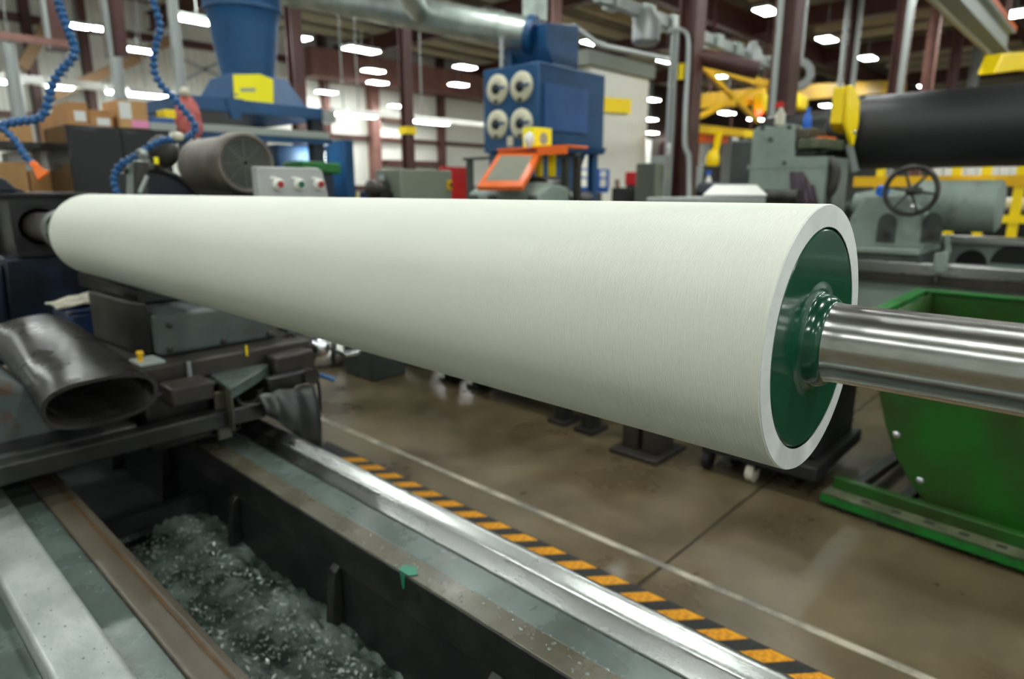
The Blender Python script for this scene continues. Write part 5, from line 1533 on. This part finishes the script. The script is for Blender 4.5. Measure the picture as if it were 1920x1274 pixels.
# chuck and face plate
cz = P(1620, 250, x=7.0).z
cyk = P(1618, 250, x=7.0).y
MB().lathe((7.0, cyk + .03, cz), (0, 1, 0), [(0, .2), (.03, .34), (.14, .36), (.2, .36), (.24, .25), (.9, .2)], 48).build('chuck', 'black_cast', hl)
MB().lathe((LX + .35, P(1600, 372, x=LX + .35).y + .26, P(1700, 385, x=LX + .35).z + .1), (0, 1, 0), [(0, .22), (.02, .24), (.25, .24), (.3, .1), (1.2, .1)], 40).build('gear_disc', 'dark_blue', hl)
MB().prism([(6.97, cyk + .3, 0), (7.6, cyk + .3, 0), (7.35, cyk + .3, cz), (6.97, cyk + .3, cz)], (0, 1.0, 0)).build('spindle_stand', 'teal_dark', hl, bevel=.03)
# dished apron between headstock and chuck
MB().tube(bez([P(1553, 300, x=LX + .1), P(1565, 320, x=LX + .1), P(1560, 350, x=LX + .1), P(1548, 372, x=LX + .1), P(1550, 400, x=LX + .1)], 6), .05, 12).build('curved_guard', 'rust_plate', hl)
# yellow guard plate with strut
gq = P(1580, 170, x=6.5)
t = thing('yellow_guard', 'yellow folded guard plate in front of the black roll end', 'guard', P(1580, 290, x=6.5))
MB().prism([P(1563, 164, x=6.45), P(1583, 162, x=6.45), P(1579, 232, x=6.45), P(1556, 232, x=6.45)], (.05, 0, 0)).build('front_plate', 'yellow', t, bevel=.006)
MB().prism([P(1585, 162, x=6.45), P(1593, 160, x=6.6), P(1606, 190, x=6.6), P(1604, 230, x=6.6), P(1594, 275, x=6.6), P(1590, 268, x=6.55), P(1580, 232, x=6.45)], (.0, -.03, 0)).build('side_plate', 'yellow', t, bevel=.004)
MB().prism([P(1556, 232, x=6.46), P(1579, 232, x=6.46), P(1577, 252, x=6.56), P(1562, 248, x=6.56)], (.03, 0, 0)).build('lower_fold', 'crane_yellow', t)
MB().beam(P(1592, 270, x=6.63), P(1604, 322, x=6.63), .05, .05).build('strut', 'galv', t)
MB().beam(P(1575, 250, x=6.6), Vector((6.965, cyk + .5, cz - .5)), .06, .06).build('support_arm', 'black_cast', t)
for py in (211, 248):
    MB().ball(P(1602, py, x=6.58), .02).build('bolt', 'chrome', t)
# black roll
br = .332
t = thing('black_roll', 'large black rubber roll held high at the right edge', 'roll', (7.0, 0, cz))
MB().lathe((7.0, cyk + .02, cz), (0, -1, 0), [(0, .1), (.005, br - .03), (.03, br), (4.4, br), (4.44, br - .02), (4.45, .1)], 96).build('rubber_cover', 'black_roll', t)
MB().lathe((7.0, cyk + .03, cz), (0, -1, 0), [(4.4, .1), (5.0, .1)], 32).build('journal', 'steel_shaft', t)
t = thing('roll_stand', 'dark stand carrying the far journal of the black roll', 'stand', (7.0, cyk - 4.7, 0))
MB().prism([(6.6, cyk - 4.6, 0), (7.4, cyk - 4.6, 0), (7.2, cyk - 4.6, cz - .101), (6.8, cyk - 4.6, cz - .101)], (0, -.3, 0)).build('pedestal', 'teal_dark', t)
# bottles on the headstock
q = P(1462, 232, x=LX + .1)
t = thing('spray_bottle', 'cream spray bottle with a red trigger head on the headstock', 'bottle', (LX + .1, q.y, hz(233.5)))
zb_ = P(1462, 233, x=LX + .3).z - .005
zb_ = hz(233.5)
MB().lathe((LX + .1, q.y, zb_), (0, 0, 1), [(0, .04), (.01, .045), (.09, .045), (.13, .02), (.15, .016)], 20).build('bottle', 'white_cloth', t)
MB().prism([(LX + .08, q.y - .02, zb_ + .151), (LX + .08, q.y + .05, zb_ + .151), (LX + .08, q.y + .05, zb_ + .18), (LX + .08, q.y + .0, zb_ + .2), (LX + .08, q.y - .02, zb_ + .19)], (.03, 0, 0)).build('trigger_head', 'red', t)
q = P(1513, 236, x=LX + .1)
t = thing('blue_bottle', 'bright blue bottle on the right part of the headstock', 'bottle', (LX + .1, q.y, hz(243)))
MB().lathe((LX + .1, q.y, hz(243) + .0005), (0, 0, 1), [(0, .032), (.02, .036), (.09, .036), (.125, .018), (.15, .016)], 20).build('bottle', 'blue_bright', t)
MB().lathe((LX + .1, q.y, hz(243) + .151), (0, 0, 1), [(0, .018), (.02, .018)], 14).build('cap', 'blue_bright', t)
q = P(1541, 236, x=LX + .4)
# ================================================================== YELLOW RACKS behind the lathe
RXk = 12.0
t = thing('yellow_rack', 'yellow storage rack with white rolls seen under the black roll', 'rack', (RXk + .5, 1.5, 0))
for py, hgt in ((340, 10), (372, 0), (408, 7)):
    if hgt:
        MB().box(RXk, RXk + .06, P(1960, py, x=RXk).y, P(1600, py, x=RXk).y, P(1760, py + hgt, x=RXk).z, P(1760, py - hgt, x=RXk).z).build('beam', 'yellow' if py > 400 else 'crane_yellow', t)
for px in (1648, 1790, 1846, 1912):
    q = P(px, 340, x=RXk)
    MB().box(RXk + .02, RXk + .12, q.y - .06, q.y + .06, 0, P(px, 300, x=RXk).z).build('upright', 'yellow', t)
MB().box(RXk + .1, RXk + 1.0, P(1960, 392, x=RXk).y, P(1600, 392, x=RXk).y, P(1760, 395, x=RXk).z - .08, P(1760, 395, x=RXk).z).build('shelf', 'iron', t)
q = P(1850, 350, x=RXk - .1)
MB().prism([P(1790, 340, x=RXk - .1), P(1864, 336, x=RXk - .1), P(1858, 372, x=RXk - .1), P(1834, 372, x=RXk - .1), P(1834, 350, x=RXk - .1), P(1790, 350, x=RXk - .1)], (.06, 0, 0)).build('bracket_plate', 'yellow_box', t)
zsh = P(1760, 395, x=RXk).z
for k, (px, py, ww, lab) in enumerate(((1890, 375, .45, 'white roll lying on the yellow rack, rightmost'), (1815, 381, .12, 'white roll lying on the yellow rack, left of the other'))):
    q = P(px, py, x=RXk + .3)
    tag(MB().cyl((RXk + .3 + .3 * k, q.y - ww, zsh + .1), (RXk + .3 + .3 * k, q.y + ww, zsh + .1), .0995).build('white_roll', 'white_plastic'), lab, 'roll')
for k in range(8):
    px = 1758 + k * 21
    q = P(px, 320, x=RXk + 1.6)
    tag(MB().box(RXk + 1.6, RXk + 1.9, q.y - .07, q.y + .07, P(1760, 345, x=RXk + 1.6).z, P(px, 312, x=RXk + 1.6).z).build('white_tube_box', 'white_plastic', bevel=.01), 'upright white carton in the row behind the yellow rack', 'carton', 'white cartons behind the yellow rack')
tag(MB().box(RXk + 1.5, RXk + 2.0, P(1960, 345, x=RXk + 1.5).y, P(1740, 345, x=RXk + 1.5).y, 0, P(1760, 345, x=RXk + 1.6).z - .0006).build('carton_plinth', 'black_matte'), 'dark plinth under the row of white cartons', 'plinth')
